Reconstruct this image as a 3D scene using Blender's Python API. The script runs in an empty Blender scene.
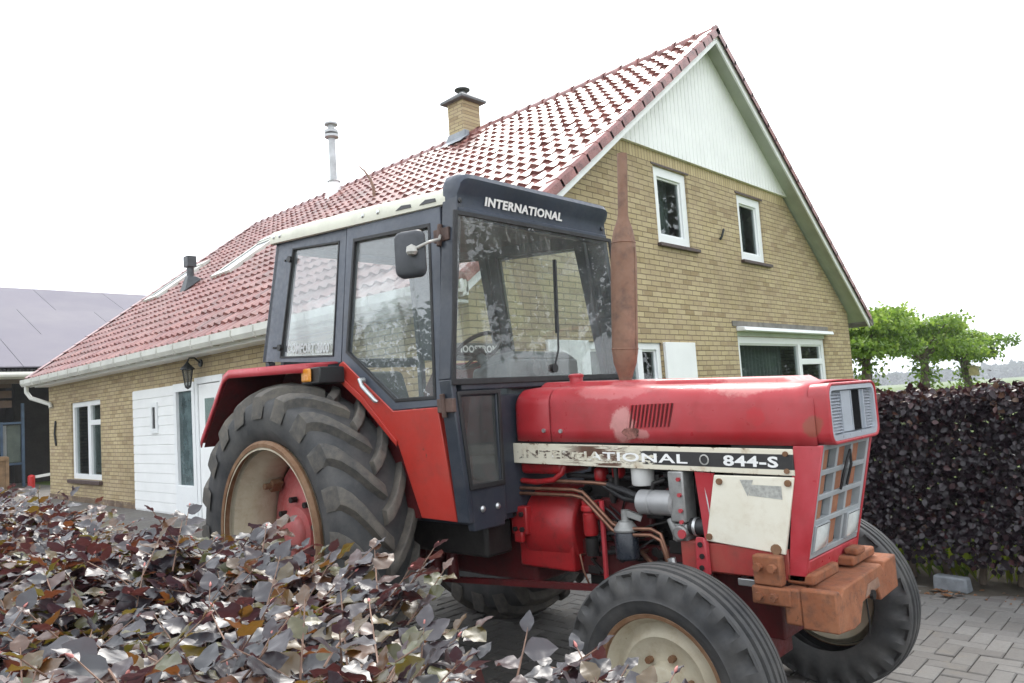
import bpy, bmesh, math, random
import numpy as np
from mathutils import Vector, Matrix
random.seed(7); RNG = np.random.default_rng(11)
PI = math.pi
scene = bpy.context.scene
col = scene.collection

# ------------------------------------------------------------------ materials
def new_mat(name):
    m = bpy.data.materials.new(name); m.use_nodes = True
    nt = m.node_tree; nt.nodes.clear()
    out = nt.nodes.new('ShaderNodeOutputMaterial')
    return m, nt, out
def N(nt, typ, **kw):
    n = nt.nodes.new(typ)
    for k, v in kw.items():
        if k.startswith('i_'):
            key = k[2:]
            key = int(key) if key.isdigit() else key.replace('_', ' ')
            n.inputs[key].default_value = v
        else: setattr(n, k, v)
    return n
def rgba(c): return (c[0], c[1], c[2], 1.0)
def ramp(nt, fac, stops):
    r = nt.nodes.new('ShaderNodeValToRGB')
    el = r.color_ramp.elements
    while len(el) < len(stops): el.new(0.5)
    for e, (p, c) in zip(el, stops): e.position = p; e.color = rgba(c)
    nt.links.new(fac, r.inputs[0]); return r.outputs[0]
def mixc(nt, fac, a, b, mode='MIX'):
    m = nt.nodes.new('ShaderNodeMix'); m.data_type = 'RGBA'; m.blend_type = mode
    for sock, v in ((m.inputs[0], fac), (m.inputs[6], a), (m.inputs[7], b)):
        if isinstance(v, (int, float)): sock.default_value = v
        elif isinstance(v, tuple): sock.default_value = rgba(v)
        else: nt.links.new(v, sock)
    return m.outputs[2]
def noise(nt, scale, detail=4, rough=.55, vec=None, dist=0):
    n = N(nt, 'ShaderNodeTexNoise', i_Scale=scale, i_Detail=detail, i_Roughness=rough, i_Distortion=dist)
    if vec is None:
        tc = nt.nodes.new('ShaderNodeTexCoord'); vec = tc.outputs['Object']
    nt.links.new(vec, n.inputs['Vector']); return n.outputs['Fac']
def objvec(nt, scale=(1, 1, 1), loc=(0, 0, 0)):
    tc = nt.nodes.new('ShaderNodeTexCoord'); mp = nt.nodes.new('ShaderNodeMapping')
    mp.inputs['Scale'].default_value = scale; mp.inputs['Location'].default_value = loc
    nt.links.new(tc.outputs['Object'], mp.inputs['Vector']); return mp.outputs['Vector']
def maprange(nt, v, a, b, c=0.0, d=1.0):
    n = N(nt, 'ShaderNodeMapRange'); n.inputs[1].default_value = a; n.inputs[2].default_value = b
    n.inputs[3].default_value = c; n.inputs[4].default_value = d
    nt.links.new(v, n.inputs[0]); return n.outputs[0]
def math_(nt, op, a, b=None):
    n = nt.nodes.new('ShaderNodeMath'); n.operation = op
    for i, v in enumerate((a, b)):
        if v is None: continue
        if isinstance(v, (int, float)): n.inputs[i].default_value = v
        else: nt.links.new(v, n.inputs[i])
    return n.outputs[0]
def finish(nt, out, colr, rough=.5, metal=0, spec=.5, bump=None, bstr=.3, bdist=.01, coat=0):
    p = nt.nodes.new('ShaderNodeBsdfPrincipled')
    for key, v in (('Base Color', colr), ('Roughness', rough), ('Metallic', metal), ('Specular IOR Level', spec), ('Coat Weight', coat)):
        if isinstance(v, tuple): p.inputs[key].default_value = rgba(v)
        elif isinstance(v, (int, float)): p.inputs[key].default_value = v
        else: nt.links.new(v, p.inputs[key])
    if bump is not None:
        b = N(nt, 'ShaderNodeBump', i_Strength=bstr, i_Distance=bdist)
        nt.links.new(bump, b.inputs['Height']); nt.links.new(b.outputs[0], p.inputs['Normal'])
    nt.links.new(p.outputs[0], out.inputs['Surface']); return p
def simple(name, c, rough=.5, metal=0, var=.25, scale=6, spec=.5, bump=0, coat=0):
    m, nt, out = new_mat(name)
    n = noise(nt, scale, 5)
    lo = tuple(x * (1 - var) for x in c); hi = tuple(min(1, x * (1 + var)) for x in c)
    cc = ramp(nt, n, [(.3, lo), (.7, hi)])
    n2 = noise(nt, scale * 9, 3)
    finish(nt, out, cc, maprange(nt, n2, .3, .7, max(.02, rough - .08), min(1, rough + .08)), metal, spec,
           n2 if bump else None, bump, .004, coat)
    return m
def worn_paint(name, base, faded, rust, rust_amt=.5, fade_amt=.5, rough=.42, scale=3.2, grime=(.05, .04, .03), grime_amt=.25, dent=.8, patches=()):
    """paint with sun-faded patches, chips of rust and thin dirt"""
    m, nt, out = new_mat(name)
    f = ramp(nt, noise(nt, scale, 5, .6, dist=.4), [(.5 - fade_amt * .3, (0, 0, 0)), (.85 - fade_amt * .25, (1, 1, 1))])
    c = mixc(nt, f, base, faded)
    sr = maprange(nt, noise(nt, 1.0, 5, .75, objvec(nt, (3, 3, 40), (7, 2, 1)), .3), .60, .68, 0, .30); c = mixc(nt, sr, c, faded)
    for (px, pz, rx, rz, pc, amt) in patches:       # wear with a place of its own: x forward, z up
        sx = nt.nodes.new('ShaderNodeSeparateXYZ'); nt.links.new(objvec(nt), sx.inputs[0])
        ex = math_(nt, 'POWER', math_(nt, 'MULTIPLY', math_(nt, 'SUBTRACT', sx.outputs['X'], px), 1 / rx), 2.0)
        ez = math_(nt, 'POWER', math_(nt, 'MULTIPLY', math_(nt, 'SUBTRACT', sx.outputs['Z'], pz), 1 / rz), 2.0)
        dd = math_(nt, 'ADD', math_(nt, 'SQRT', math_(nt, 'ADD', ex, ez)), math_(nt, 'MULTIPLY', noise(nt, 16, 7, .72), 1.3))
        c = mixc(nt, maprange(nt, dd, 1.34, 1.58, amt, 0), c, pc)
    g = maprange(nt, noise(nt, scale * 2.7, 6, .7), .48, .78, 0, grime_amt)
    c = mixc(nt, g, c, grime)
    r1 = noise(nt, scale * 7, 6, .72); r2 = noise(nt, scale * 1.3, 3)
    rr = math_(nt, 'ADD', r1, math_(nt, 'MULTIPLY', r2, .35))
    rm = maprange(nt, rr, .93 - rust_amt * .14, .97 - rust_amt * .14)
    rc = mixc(nt, noise(nt, 30, 3), tuple(x * .5 for x in rust), rust)
    c = mixc(nt, rm, c, rc)
    ro = maprange(nt, noise(nt, scale * 12, 4), .3, .7, rough - .1, rough + .14)
    ro = math_(nt, 'ADD', ro, math_(nt, 'MULTIPLY', rm, .35))
    dn = math_(nt, 'ADD', math_(nt, 'MULTIPLY', noise(nt, scale * 16, 4), .12), math_(nt, 'MULTIPLY', noise(nt, 4.5, 2), dent))
    finish(nt, out, c, ro, 0, .5, dn, .55, .004)
    return m
M = {}
M['red'] = worn_paint('red_paint', (.36, .018, .026), (.50, .085, .10), (.17, .06, .03), .0, .42, .36, 2.2)
M['red_hood'] = worn_paint('sun_faded_red_hood', (.36, .016, .022), (.44, .055, .066), (.15, .06, .04), .5, .38, .36, 2.2, grime_amt=.3, patches=((1.655, 1.455, .085, .10, (.60, .30, .28), .75), (1.75, 1.405, .06, .028, (.55, .27, .25), .7), (2.33, 1.47, .05, .045, (.42, .012, .02), .9), (2.30, 1.62, .25, .07, (.58, .24, .22), .7), (1.6, 1.62, .25, .05, (.52, .17, .17), .6), (2.57, 1.42, .05, .05, (.20, .09, .05), .6)))
M['red_door'] = worn_paint('door_red_paint', (.40, .028, .018), (.44, .05, .035), (.15, .05, .03), .35, .25, .42, 2.5, grime_amt=.35)
M['red_oily'] = worn_paint('oily_red_paint', (.34, .012, .015), (.26, .012, .014), (.09, .03, .02), .3, .5, .38, 5, (.02, .012, .01), .75)
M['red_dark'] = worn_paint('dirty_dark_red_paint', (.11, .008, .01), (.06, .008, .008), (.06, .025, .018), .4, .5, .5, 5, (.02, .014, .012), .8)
M['cream'] = worn_paint('cream_paint', (.66, .62, .49), (.58, .54, .42), (.26, .11, .035), .02, .4, .45, 4, (.3, .24, .15), .3)
M['cream_panel'] = worn_paint('chipped_cream_paint', (.74, .71, .60), (.68, .64, .52), (.24, .09, .03), .30, .4, .45, 6, (.4, .28, .14), .3)
M['roof_cream'] = worn_paint('cab_roof_cream', (.66, .65, .54), (.58, .57, .48), (.4, .36, .28), -.4, .4, .5, 3, (.3, .28, .22), .3)
M['rim_cream'] = worn_paint('rusty_cream_rim', (.52, .48, .37), (.42, .36, .25), (.24, .105, .04), .52, .5, .55, 5, (.25, .16, .08), .5)
M['rim_rust'] = worn_paint('rim_edge_rust', (.15, .068, .028), (.25, .155, .09), (.10, .04, .02), .6, .5, .75, 8, (.12, .06, .03), .5)
M['hub_red'] = worn_paint('faded_hub_red', (.40, .07, .07), (.42, .14, .13), (.14, .05, .04), .2, .5, .5, 4, (.14, .06, .05), .5)
M['blue'] = worn_paint('dark_blue_cab_paint', (.021, .027, .039), (.042, .050, .066), (.10, .07, .06), -.1, .35, .40, 3, (.10, .095, .09), .3)
M['grey_blue'] = worn_paint('faded_blue_cab_paint', (.050, .060, .081), (.085, .097, .122), (.08, .06, .06), -.1, .5, .42, 3, (.10, .095, .09), .3)
M['navy'] = worn_paint('navy_visor_paint', (.022, .030, .048), (.04, .052, .078), (.09, .09, .09), -.2, .4, .42, 3, (.09, .09, .09), .25)
M['weight'] = worn_paint('rusty_orange_weight', (.22, .072, .030), (.30, .125, .062), (.10, .040, .026), .75, .5, .85, 7, (.085, .045, .032), .95, dent=1.6)
M['rust'] = worn_paint('exhaust_rust', (.185, .095, .060), (.27, .165, .115), (.065, .042, .036), .62, .5, .75, 4.5, (.06, .045, .04), .8)
M['rust_shutter'] = worn_paint('rusty_core', (.25, .09, .045), (.32, .15, .08), (.1, .05, .03), .4, .5, .8, 8)
M['rubber'] = None
M['black'] = simple('black_plastic', (.012, .012, .013), .45, var=.3)
M['black_rubber'] = simple('black_rubber_seal', (.014, .014, .015), .6)
M['hinge'] = simple('rusty_hinge_steel', (.10, .062, .05), .7, .2, .4, 20)
M['dark_metal'] = simple('dark_greasy_metal', (.022, .020, .019), .5, .3, .5, 9)
M['grille'] = simple('grey_grille_paint', (.30, .32, .33), .42, 0, .15)
M['silver'] = simple('silver_lamp_frame', (.40, .43, .47), .35, .2, .12)
M['alu'] = simple('grey_cast_alloy', (.30, .30, .29), .5, .5, .3, 14)
M['flue_steel'] = simple('dull_grey_flue_steel', (.44, .45, .46), .5, .3, .2, 5)
M['zinc'] = simple('zinc_metal', (.55, .56, .56), .35, .8, .15)
M['copper'] = simple('brown_steel_pipe', (.20, .10, .065), .4, .6, .3, 20)
M['amber'] = simple('amber_lens', (.62, .24, .02), .25, 0, .15, 20)
M['white_filter'] = simple('white_filter_can', (.58, .58, .56), .4, 0, .1)
M['black_filter'] = simple('dark_filter_can', (.02, .024, .032), .3, 0, .2)
M['lens'] = simple('pale_lamp_glass', (.55, .57, .55), .12, 0, .12, 30, coat=.6)
M['faint_letter'] = simple('faint_glass_lettering', (.42, .45, .45), .5, 0, .1)
M['letter'] = simple('white_lettering', (.78, .78, .76), .5, 0, .05)
M['seat'] = simple('dark_grey_seat', (.05, .052, .055), .7, 0, .2)
M['dash'] = simple('grey_dash_plastic', (.10, .115, .12), .55, 0, .2)
M['cab_inner'] = simple('grey_cab_lining', (.11, .115, .11), .8, 0, .25, 5)
M['white'] = simple('white_paint', (.80, .81, .80), .45, 0, .04, 3)
M['white_upvc'] = simple('white_window_frame', (.78, .80, .80), .35, 0, .03, 3)
M['gable_white'] = simple('white_gable_board', (.80, .81, .79), .5, 0, .05, 2)
M['soffit'] = simple('greenish_white_soffit', (.40, .44, .36), .6, 0, .15, 2)
M['gutter'] = simple('pale_grey_gutter', (.56, .56, .51), .45, 0, .12, 2)
M['sill'] = simple('dark_brown_sill', (.07, .045, .04), .5, 0, .2)
M['lintel'] = simple('grey_weathered_lintel', (.17, .16, .14), .8, 0, .3, 6)
M['lead'] = simple('grey_lead', (.28, .30, .33), .5, .1, .2, 5)
M['slate'] = simple('grey_cap_slab', (.12, .125, .13), .7, 0, .25, 6)
M['vent'] = simple('dark_vent_plastic', (.05, .055, .06), .5, 0, .2)
M['curtain'] = simple('grey_curtain', (.20, .22, .21), .9, 0, .2, 3)
M['lantern'] = simple('black_cast_iron', (.02, .022, .022), .45, .3, .2)
M['stone'] = simple('grey_concrete_block', (.17, .185, .20), .85, 0, .25, 14, bump=.4)
M['wood_post'] = simple('weathered_wood', (.14, .11, .08), .85, 0, .3, 5)
M['box_wood'] = simple('pale_birdhouse_wood', (.50, .42, .24), .8, 0, .2, 8)
M['crate'] = simple('brown_chipboard', (.22, .14, .075), .8, 0, .25, 8)
M['steel_blue'] = simple('blue_steel_post', (.06, .10, .16), .5, 0, .2)
M['grey_door'] = simple('grey_door_paint', (.25, .27, .28), .5, 0, .15)
M['barn_inner'] = simple('dark_barn_boards', (.024, .021, .019), .9, 0, .4, 2)
M['red_hydrant'] = simple('bright_red_cylinder', (.5, .02, .02), .4, 0, .1)
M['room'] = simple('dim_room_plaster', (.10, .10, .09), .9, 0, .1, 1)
M['twig'] = simple('brown_twig', (.20, .12, .085), .6, 0, .3, 30)
M['bud'] = simple('pink_bud', (.46, .17, .15), .5, 0, .3, 40)

def rubber_mat():
    m, nt, out = new_mat('dusty_tyre_rubber')
    d = noise(nt, 5, 6, .65); d2 = noise(nt, 22, 5, .7)
    f = maprange(nt, math_(nt, 'ADD', math_(nt, 'MULTIPLY', d, .7), math_(nt, 'MULTIPLY', d2, .3)), .4, .65)
    c = mixc(nt, f, (.030, .031, .033), (.082, .079, .075))
    finish(nt, out, c, maprange(nt, d2, .3, .7, .55, .8), 0, .45, d2, .25, .004)
    return m
M['rubber'] = rubber_mat()
def tread_mat():
    m, nt, out = new_mat('dirty_tread_rubber')
    d = noise(nt, 4, 6, .65); d2 = noise(nt, 26, 5, .7)
    f = maprange(nt, math_(nt, 'ADD', math_(nt, 'MULTIPLY', d, .6), math_(nt, 'MULTIPLY', d2, .4)), .38, .62)
    c = mixc(nt, f, (.042, .041, .040), (.135, .12, .10))
    finish(nt, out, c, maprange(nt, d2, .3, .7, .6, .85), 0, .4, d2, .3, .004)
    return m
M['tread'] = tread_mat()

def brick_mat(name, ax, c1, c2, mortar):
    m, nt, out = new_mat(name)
    tc = nt.nodes.new('ShaderNodeTexCoord'); sx = nt.nodes.new('ShaderNodeSeparateXYZ'); cx = nt.nodes.new('ShaderNodeCombineXYZ')
    nt.links.new(tc.outputs['Object'], sx.inputs[0])
    nt.links.new(sx.outputs[ax], cx.inputs[0]); nt.links.new(sx.outputs['Z'], cx.inputs[1])
    wob = N(nt, 'ShaderNodeTexNoise', i_Scale=11.0, i_Detail=3.0); nt.links.new(tc.outputs['Object'], wob.inputs['Vector'])
    vm = nt.nodes.new('ShaderNodeVectorMath'); vm.operation = 'MULTIPLY_ADD'
    nt.links.new(wob.outputs['Color'], vm.inputs[0]); vm.inputs[1].default_value = (.016, .012, 0); nt.links.new(cx.outputs[0], vm.inputs[2])
    b = N(nt, 'ShaderNodeTexBrick', i_Scale=1.0); b.inputs['Brick Width'].default_value = .232; b.inputs['Row Height'].default_value = .0715
    b.inputs['Mortar Size'].default_value = .007; b.inputs['Mortar Smooth'].default_value = .25; b.inputs['Bias'].default_value = 0
    b.inputs['Color1'].default_value = rgba(c1); b.inputs['Color2'].default_value = rgba(c2); b.inputs['Mortar'].default_value = rgba(mortar)
    nt.links.new(vm.outputs[0], b.inputs['Vector'])
    # a second coarser lookup with the same cells: random odd bricks
    b2 = N(nt, 'ShaderNodeTexBrick', i_Scale=1.0); b2.inputs['Brick Width'].default_value = .232; b2.inputs['Row Height'].default_value = .0715
    b2.inputs['Mortar Size'].default_value = 0.0; b2.inputs['Color1'].default_value = (0, 0, 0, 1); b2.inputs['Color2'].default_value = (1, 1, 1, 1); b2.offset_frequency = 2
    nt.links.new(vm.outputs[0], b2.inputs['Vector'])
    odd = maprange(nt, b2.outputs['Color'], .80, .97, 0, .55)
    c = mixc(nt, math_(nt, 'MULTIPLY', odd, math_(nt, 'SUBTRACT', 1.0, b.outputs['Fac'])), b.outputs['Color'], (.25, .175, .095))
    hue = maprange(nt, noise(nt, 3.1, 3, .6), .40, .66, 0, .55); c = mixc(nt, hue, c, mixc(nt, .6, c, (.40, .30, .23)))
    pale = maprange(nt, noise(nt, 7.5, 4, .7), .52, .66, 0, .45); c = mixc(nt, math_(nt, 'MULTIPLY', pale, math_(nt, 'SUBTRACT', 1.0, b.outputs['Fac'])), c, (.56, .47, .30))
    st = maprange(nt, noise(nt, .55, 6, .65), .42, .70, 0, .5)
    c = mixc(nt, st, c, (.20, .15, .09))
    gr = noise(nt, 60, 4, .7); c = mixc(nt, maprange(nt, gr, .35, .75, 0, .35), c, (.16, .115, .06))
    h = math_(nt, 'ADD', math_(nt, 'MULTIPLY', b.outputs['Fac'], -1.0), math_(nt, 'MULTIPLY', gr, .35))
    finish(nt, out, c, .88, 0, .25, h, .8, .010)
    return m
TAN1, TAN2, MORT = (.54, .445, .265), (.45, .362, .20), (.20, .155, .10)
M['brick_x'] = brick_mat('yellow_brick_gable', 'X', TAN1, TAN2, MORT)
M['brick_y'] = brick_mat('yellow_brick_side', 'Y', TAN1, TAN2, MORT)
M['plinth_y'] = brick_mat('dark_brick_plinth', 'Y', (.13, .085, .065), (.09, .06, .05), (.12, .10, .09))
M['soldier'] = None
def soldier_mat():
    m, nt, out = new_mat('soldier_course')
    tc = nt.nodes.new('ShaderNodeTexCoord'); sx = nt.nodes.new('ShaderNodeSeparateXYZ'); cx = nt.nodes.new('ShaderNodeCombineXYZ')
    nt.links.new(tc.outputs['Object'], sx.inputs[0]); nt.links.new(sx.outputs['X'], cx.inputs[0]); nt.links.new(sx.outputs['Z'], cx.inputs[1])
    b = N(nt, 'ShaderNodeTexBrick', i_Scale=1.0); b.inputs['Brick Width'].default_value = .0715; b.inputs['Row Height'].default_value = 10; b.offset = 0
    b.inputs['Mortar Size'].default_value = .006; b.inputs['Color1'].default_value = rgba(TAN1); b.inputs['Color2'].default_value = rgba(TAN2); b.inputs['Mortar'].default_value = rgba(MORT)
    nt.links.new(cx.outputs[0], b.inputs['Vector'])
    gr = noise(nt, 60, 4, .7); c = mixc(nt, maprange(nt, gr, .35, .75, 0, .4), b.outputs['Color'], (.16, .115, .06))
    finish(nt, out, c, .88, 0, .25, b.outputs['Fac'], -.6, .01); return m
M['soldier'] = soldier_mat()

def tile_mat(name, attr=True):
    m, nt, out = new_mat(name)
    a = N(nt, 'ShaderNodeAttribute', attribute_name='tint')
    c = ramp(nt, a.outputs['Fac'], [(0, (.16, .046, .040)), (.5, (.22, .068, .056)), (.85, (.28, .11, .09)), (1, (.12, .045, .038))])
    st = maprange(nt, noise(nt, 1.1, 6, .7), .45, .75, 0, .7); c = mixc(nt, st, c, (.17, .095, .08)); li = maprange(nt, noise(nt, 9, 6, .75), .60, .68, 0, .6); c = mixc(nt, li, c, (.16, .15, .12))
    finish(nt, out, c, maprange(nt, math_(nt, 'ADD', math_(nt, 'MULTIPLY', noise(nt, 14, 4), .5), math_(nt, 'MULTIPLY', noise(nt, 2.3, 4, .6), .5)), .35, .65, .24, .52), 0, .85, noise(nt, 30, 4), .22, .006, 0)
    return m
M['tile'] = tile_mat('glazed_red_tile')
M['ridge_tile'] = simple('dark_red_ridge_tile', (.24, .095, .085), .30, 0, .45, 7)

def glass_mat(name, tint=(.86, .90, .89), dust=.04, rough=.0, ior=1.5, dustc=(.5, .5, .47), streak=False):
    m, nt, out = new_mat(name)
    ge = nt.nodes.new('ShaderNodeNewGeometry'); dt = nt.nodes.new('ShaderNodeVectorMath'); dt.operation = 'DOT_PRODUCT'
    nt.links.new(ge.outputs['Normal'], dt.inputs[0]); nt.links.new(ge.outputs['Incoming'], dt.inputs[1])
    f0 = ((ior - 1) / (ior + 1)) ** 2
    fr_ = math_(nt, 'ADD', math_(nt, 'MULTIPLY', math_(nt, 'POWER', math_(nt, 'SUBTRACT', 1.0, math_(nt, 'ABSOLUTE', dt.outputs['Value'])), 5.0), 1 - f0), f0)
    tr = N(nt, 'ShaderNodeBsdfTransparent'); tr.inputs[0].default_value = rgba(tint)
    gl = N(nt, 'ShaderNodeBsdfGlossy'); gl.inputs['Roughness'].default_value = rough
    mx = nt.nodes.new('ShaderNodeMixShader')
    nt.links.new(fr_, mx.inputs[0]); nt.links.new(tr.outputs[0], mx.inputs[1]); nt.links.new(gl.outputs[0], mx.inputs[2])
    df = N(nt, 'ShaderNodeBsdfDiffuse'); df.inputs[0].default_value = rgba(dustc)
    m2 = nt.nodes.new('ShaderNodeMixShader')
    d = maprange(nt, noise(nt, 3.0, 6, .65), .35, .75, dust * .4, dust * 1.8)
    if streak:
        s = noise(nt, 1.0, 5, .7, objvec(nt, (9, 26, 5)), .8)
        d = math_(nt, 'ADD', d, maprange(nt, s, .58, .74, 0, .22))
    nt.links.new(d, m2.inputs[0]); nt.links.new(mx.outputs[0], m2.inputs[1]); nt.links.new(df.outputs[0], m2.inputs[2])
    nt.links.new(m2.outputs[0], out.inputs['Surface']); return m
M['glass'] = glass_mat('house_window_glass', (.75, .80, .79), .01, ior=1.6)
M['cab_glass'] = glass_mat('cab_side_glass', (.95, .975, .975), .09, ior=1.95, dustc=(.55, .58, .58))
M['screen_glass'] = glass_mat('dusty_windscreen_glass', (.965, .98, .97), .05, streak=True)
M['low_glass'] = glass_mat('scratched_lower_glass', (.6, .62, .62), .10, .08)

def leaf_mat(name, stops, rough=.32, spec=.55, trans=.25, tstops=None, coat=0):
    m, nt, out = new_mat(name)
    a = N(nt, 'ShaderNodeAttribute', attribute_name='tint')
    c = ramp(nt, a.outputs['Fac'], stops)
    n = noise(nt, 35, 3); c = mixc(nt, maprange(nt, n, .3, .7, 0, .25), c, tuple(x * .6 for x in stops[0][1]))
    p = nt.nodes.new('ShaderNodeBsdfPrincipled')
    nt.links.new(c, p.inputs['Base Color']); p.inputs['Roughness'].default_value = rough; p.inputs['Specular IOR Level'].default_value = spec
    v = nt.nodes.new('ShaderNodeAttribute'); v.attribute_name = 'vein'
    p.inputs['Coat Weight'].default_value = coat; p.inputs['Coat Roughness'].default_value = .28
    b = N(nt, 'ShaderNodeBump', i_Strength=.25, i_Distance=.002)
    nt.links.new(v.outputs['Fac'], b.inputs['Height']); nt.links.new(b.outputs[0], p.inputs['Normal'])
    t = N(nt, 'ShaderNodeBsdfTranslucent')
    tcol = ramp(nt, a.outputs['Fac'], tstops or stops); nt.links.new(tcol, t.inputs[0])
    mx = nt.nodes.new('ShaderNodeMixShader'); mx.inputs[0].default_value = trans
    nt.links.new(p.outputs[0], mx.inputs[1]); nt.links.new(t.outputs[0], mx.inputs[2])
    nt.links.new(mx.outputs[0], out.inputs['Surface']); return m
M['beech_near'] = leaf_mat('copper_beech_leaf_glossy', [(0, (.017, .019, .025)), (.42, (.028, .021, .029)), (.56, (.048, .018, .020)), (.66, (.085, .030, .011)), (.78, (.085, .048, .008)), (1, (.055, .058, .008))],
                           .40, .90, .24, [(0, (.09, .04, .05)), (.55, (.16, .04, .03)), (.70, (.32, .10, .03)), (.82, (.30, .18, .03)), (1, (.24, .22, .04))], coat=.18)
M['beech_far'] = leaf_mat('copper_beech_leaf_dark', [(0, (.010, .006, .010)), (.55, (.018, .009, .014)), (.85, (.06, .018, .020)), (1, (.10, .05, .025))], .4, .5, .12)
M['green_leaf'] = leaf_mat('lime_leaf', [(0, (.09, .16, .024)), (.5, (.21, .34, .05)), (1, (.38, .50, .085))], .45, .4, .45)
M['dark_green_leaf'] = leaf_mat('broad_leaf', [(0, (.02, .045, .012)), (1, (.06, .10, .02))], .45, .4, .25)
M['weed'] = leaf_mat('yellow_green_weed', [(0, (.06, .12, .015)), (1, (.22, .25, .03))], .5, .3, .4)
M['dry_leaf'] = leaf_mat('dry_leaf', [(0, (.16, .07, .035)), (1, (.26, .14, .07))], .7, .2, .1)
M['far_trees'] = leaf_mat('far_wood_leaf', [(0, (.014, .028, .014)), (1, (.03, .05, .02))], .6, .2, .1)

def bark_mat():
    m, nt, out = new_mat('grey_brown_bark')
    n = noise(nt, 1, 6, .7, objvec(nt, (14, 14, 4)))
    finish(nt, out, ramp(nt, n, [(.3, (.06, .045, .035)), (.7, (.20, .165, .13))]), .9, 0, .2, n, .8, .02); return m
M['bark'] = bark_mat()
def pave_mat(name, brick=False):
    m, nt, out = new_mat(name)
    a = N(nt, 'ShaderNodeAttribute', attribute_name='tint')
    c = ramp(nt, a.outputs['Fac'], [(0, (.145, .137, .130)), (.5, (.175, .168, .160)), (1, (.205, .197, .187))])
    c = mixc(nt, maprange(nt, noise(nt, 1.4, 5, .6), .42, .75, 0, .5), c, (.10, .09, .078))
    sx = nt.nodes.new('ShaderNodeSeparateXYZ'); nt.links.new(objvec(nt), sx.inputs[0])     # shade under the tractor, painted into the paver colour as a dark oval
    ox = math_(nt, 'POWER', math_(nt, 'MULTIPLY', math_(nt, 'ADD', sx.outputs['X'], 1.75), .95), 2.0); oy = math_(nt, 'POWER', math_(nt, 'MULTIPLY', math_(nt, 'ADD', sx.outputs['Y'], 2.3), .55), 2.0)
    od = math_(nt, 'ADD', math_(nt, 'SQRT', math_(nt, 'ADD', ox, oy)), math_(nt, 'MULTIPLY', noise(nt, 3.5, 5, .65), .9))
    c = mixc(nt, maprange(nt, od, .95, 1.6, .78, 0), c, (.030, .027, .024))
    sd_ = maprange(nt, noise(nt, 5, 6, .75), .56, .68, 0, .5); c = mixc(nt, sd_, c, (.19, .165, .13))
    g = noise(nt, 55, 5, .7); c = mixc(nt, maprange(nt, g, .4, .7, 0, .35), c, (.08, .075, .07))
    finish(nt, out, c, .82, 0, .3, g, .35, .004); return m
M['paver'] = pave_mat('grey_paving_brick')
def sand_mat():
    m, nt, out = new_mat('joint_sand_and_soil')
    n = noise(nt, 8, 6, .7); n2 = noise(nt, 60, 4, .7)
    finish(nt, out, mixc(nt, n2, ramp(nt, n, [(.3, (.06, .05, .042)), (.7, (.13, .115, .095))]), (.09, .08, .065)), .95, 0, .1, n2, .6, .01); return m
M['sand'] = sand_mat()
def yard_mat():
    m, nt, out = new_mat('grey_yard_paving')
    b = N(nt, 'ShaderNodeTexBrick', i_Scale=1.0); b.inputs['Brick Width'].default_value = .21; b.inputs['Row Height'].default_value = .105
    b.inputs['Mortar Size'].default_value = .004; b.inputs['Color1'].default_value = (.17, .16, .15, 1); b.inputs['Color2'].default_value = (.13, .12, .115, 1); b.inputs['Mortar'].default_value = (.07, .06, .05, 1)
    nt.links.new(objvec(nt), b.inputs['Vector'])
    c = mixc(nt, maprange(nt, noise(nt, .8, 5, .6), .4, .75, 0, .6), b.outputs['Color'], (.12, .11, .085))
    finish(nt, out, c, .85, 0, .3, b.outputs['Fac'], -.5, .006); return m
M['yard'] = yard_mat()
def grass_mat():
    m, nt, out = new_mat('grass_land')
    c = ramp(nt, noise(nt, .03, 6, .6), [(.35, (.07, .12, .025)), (.65, (.14, .17, .05))])
    c = mixc(nt, maprange(nt, noise(nt, 3, 5, .7), .3, .7, 0, .4), c, (.05, .08, .02))
    finish(nt, out, c, .9, 0, .2, noise(nt, 12, 4), .5, .05); return m
M['grass'] = grass_mat()
def barn_roof_mat():
    m, nt, out = new_mat('pale_fibre_cement_sheet')
    sx = nt.nodes.new('ShaderNodeSeparateXYZ'); nt.links.new(objvec(nt), sx.inputs[0])
    a = N(nt, 'ShaderNodeAttribute', attribute_name='tint')
    c = ramp(nt, a.outputs['Fac'], [(0, (.140, .132, .160)), (1, (.158, .148, .176))])
    c = mixc(nt, maprange(nt, noise(nt, .5, 5, .6), .4, .7, 0, .3), c, (.24, .23, .23))
    finish(nt, out, c, .7, 0, .15, noise(nt, 8, 3), .1, .01); return m
M['barn_roof'] = barn_roof_mat()
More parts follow.
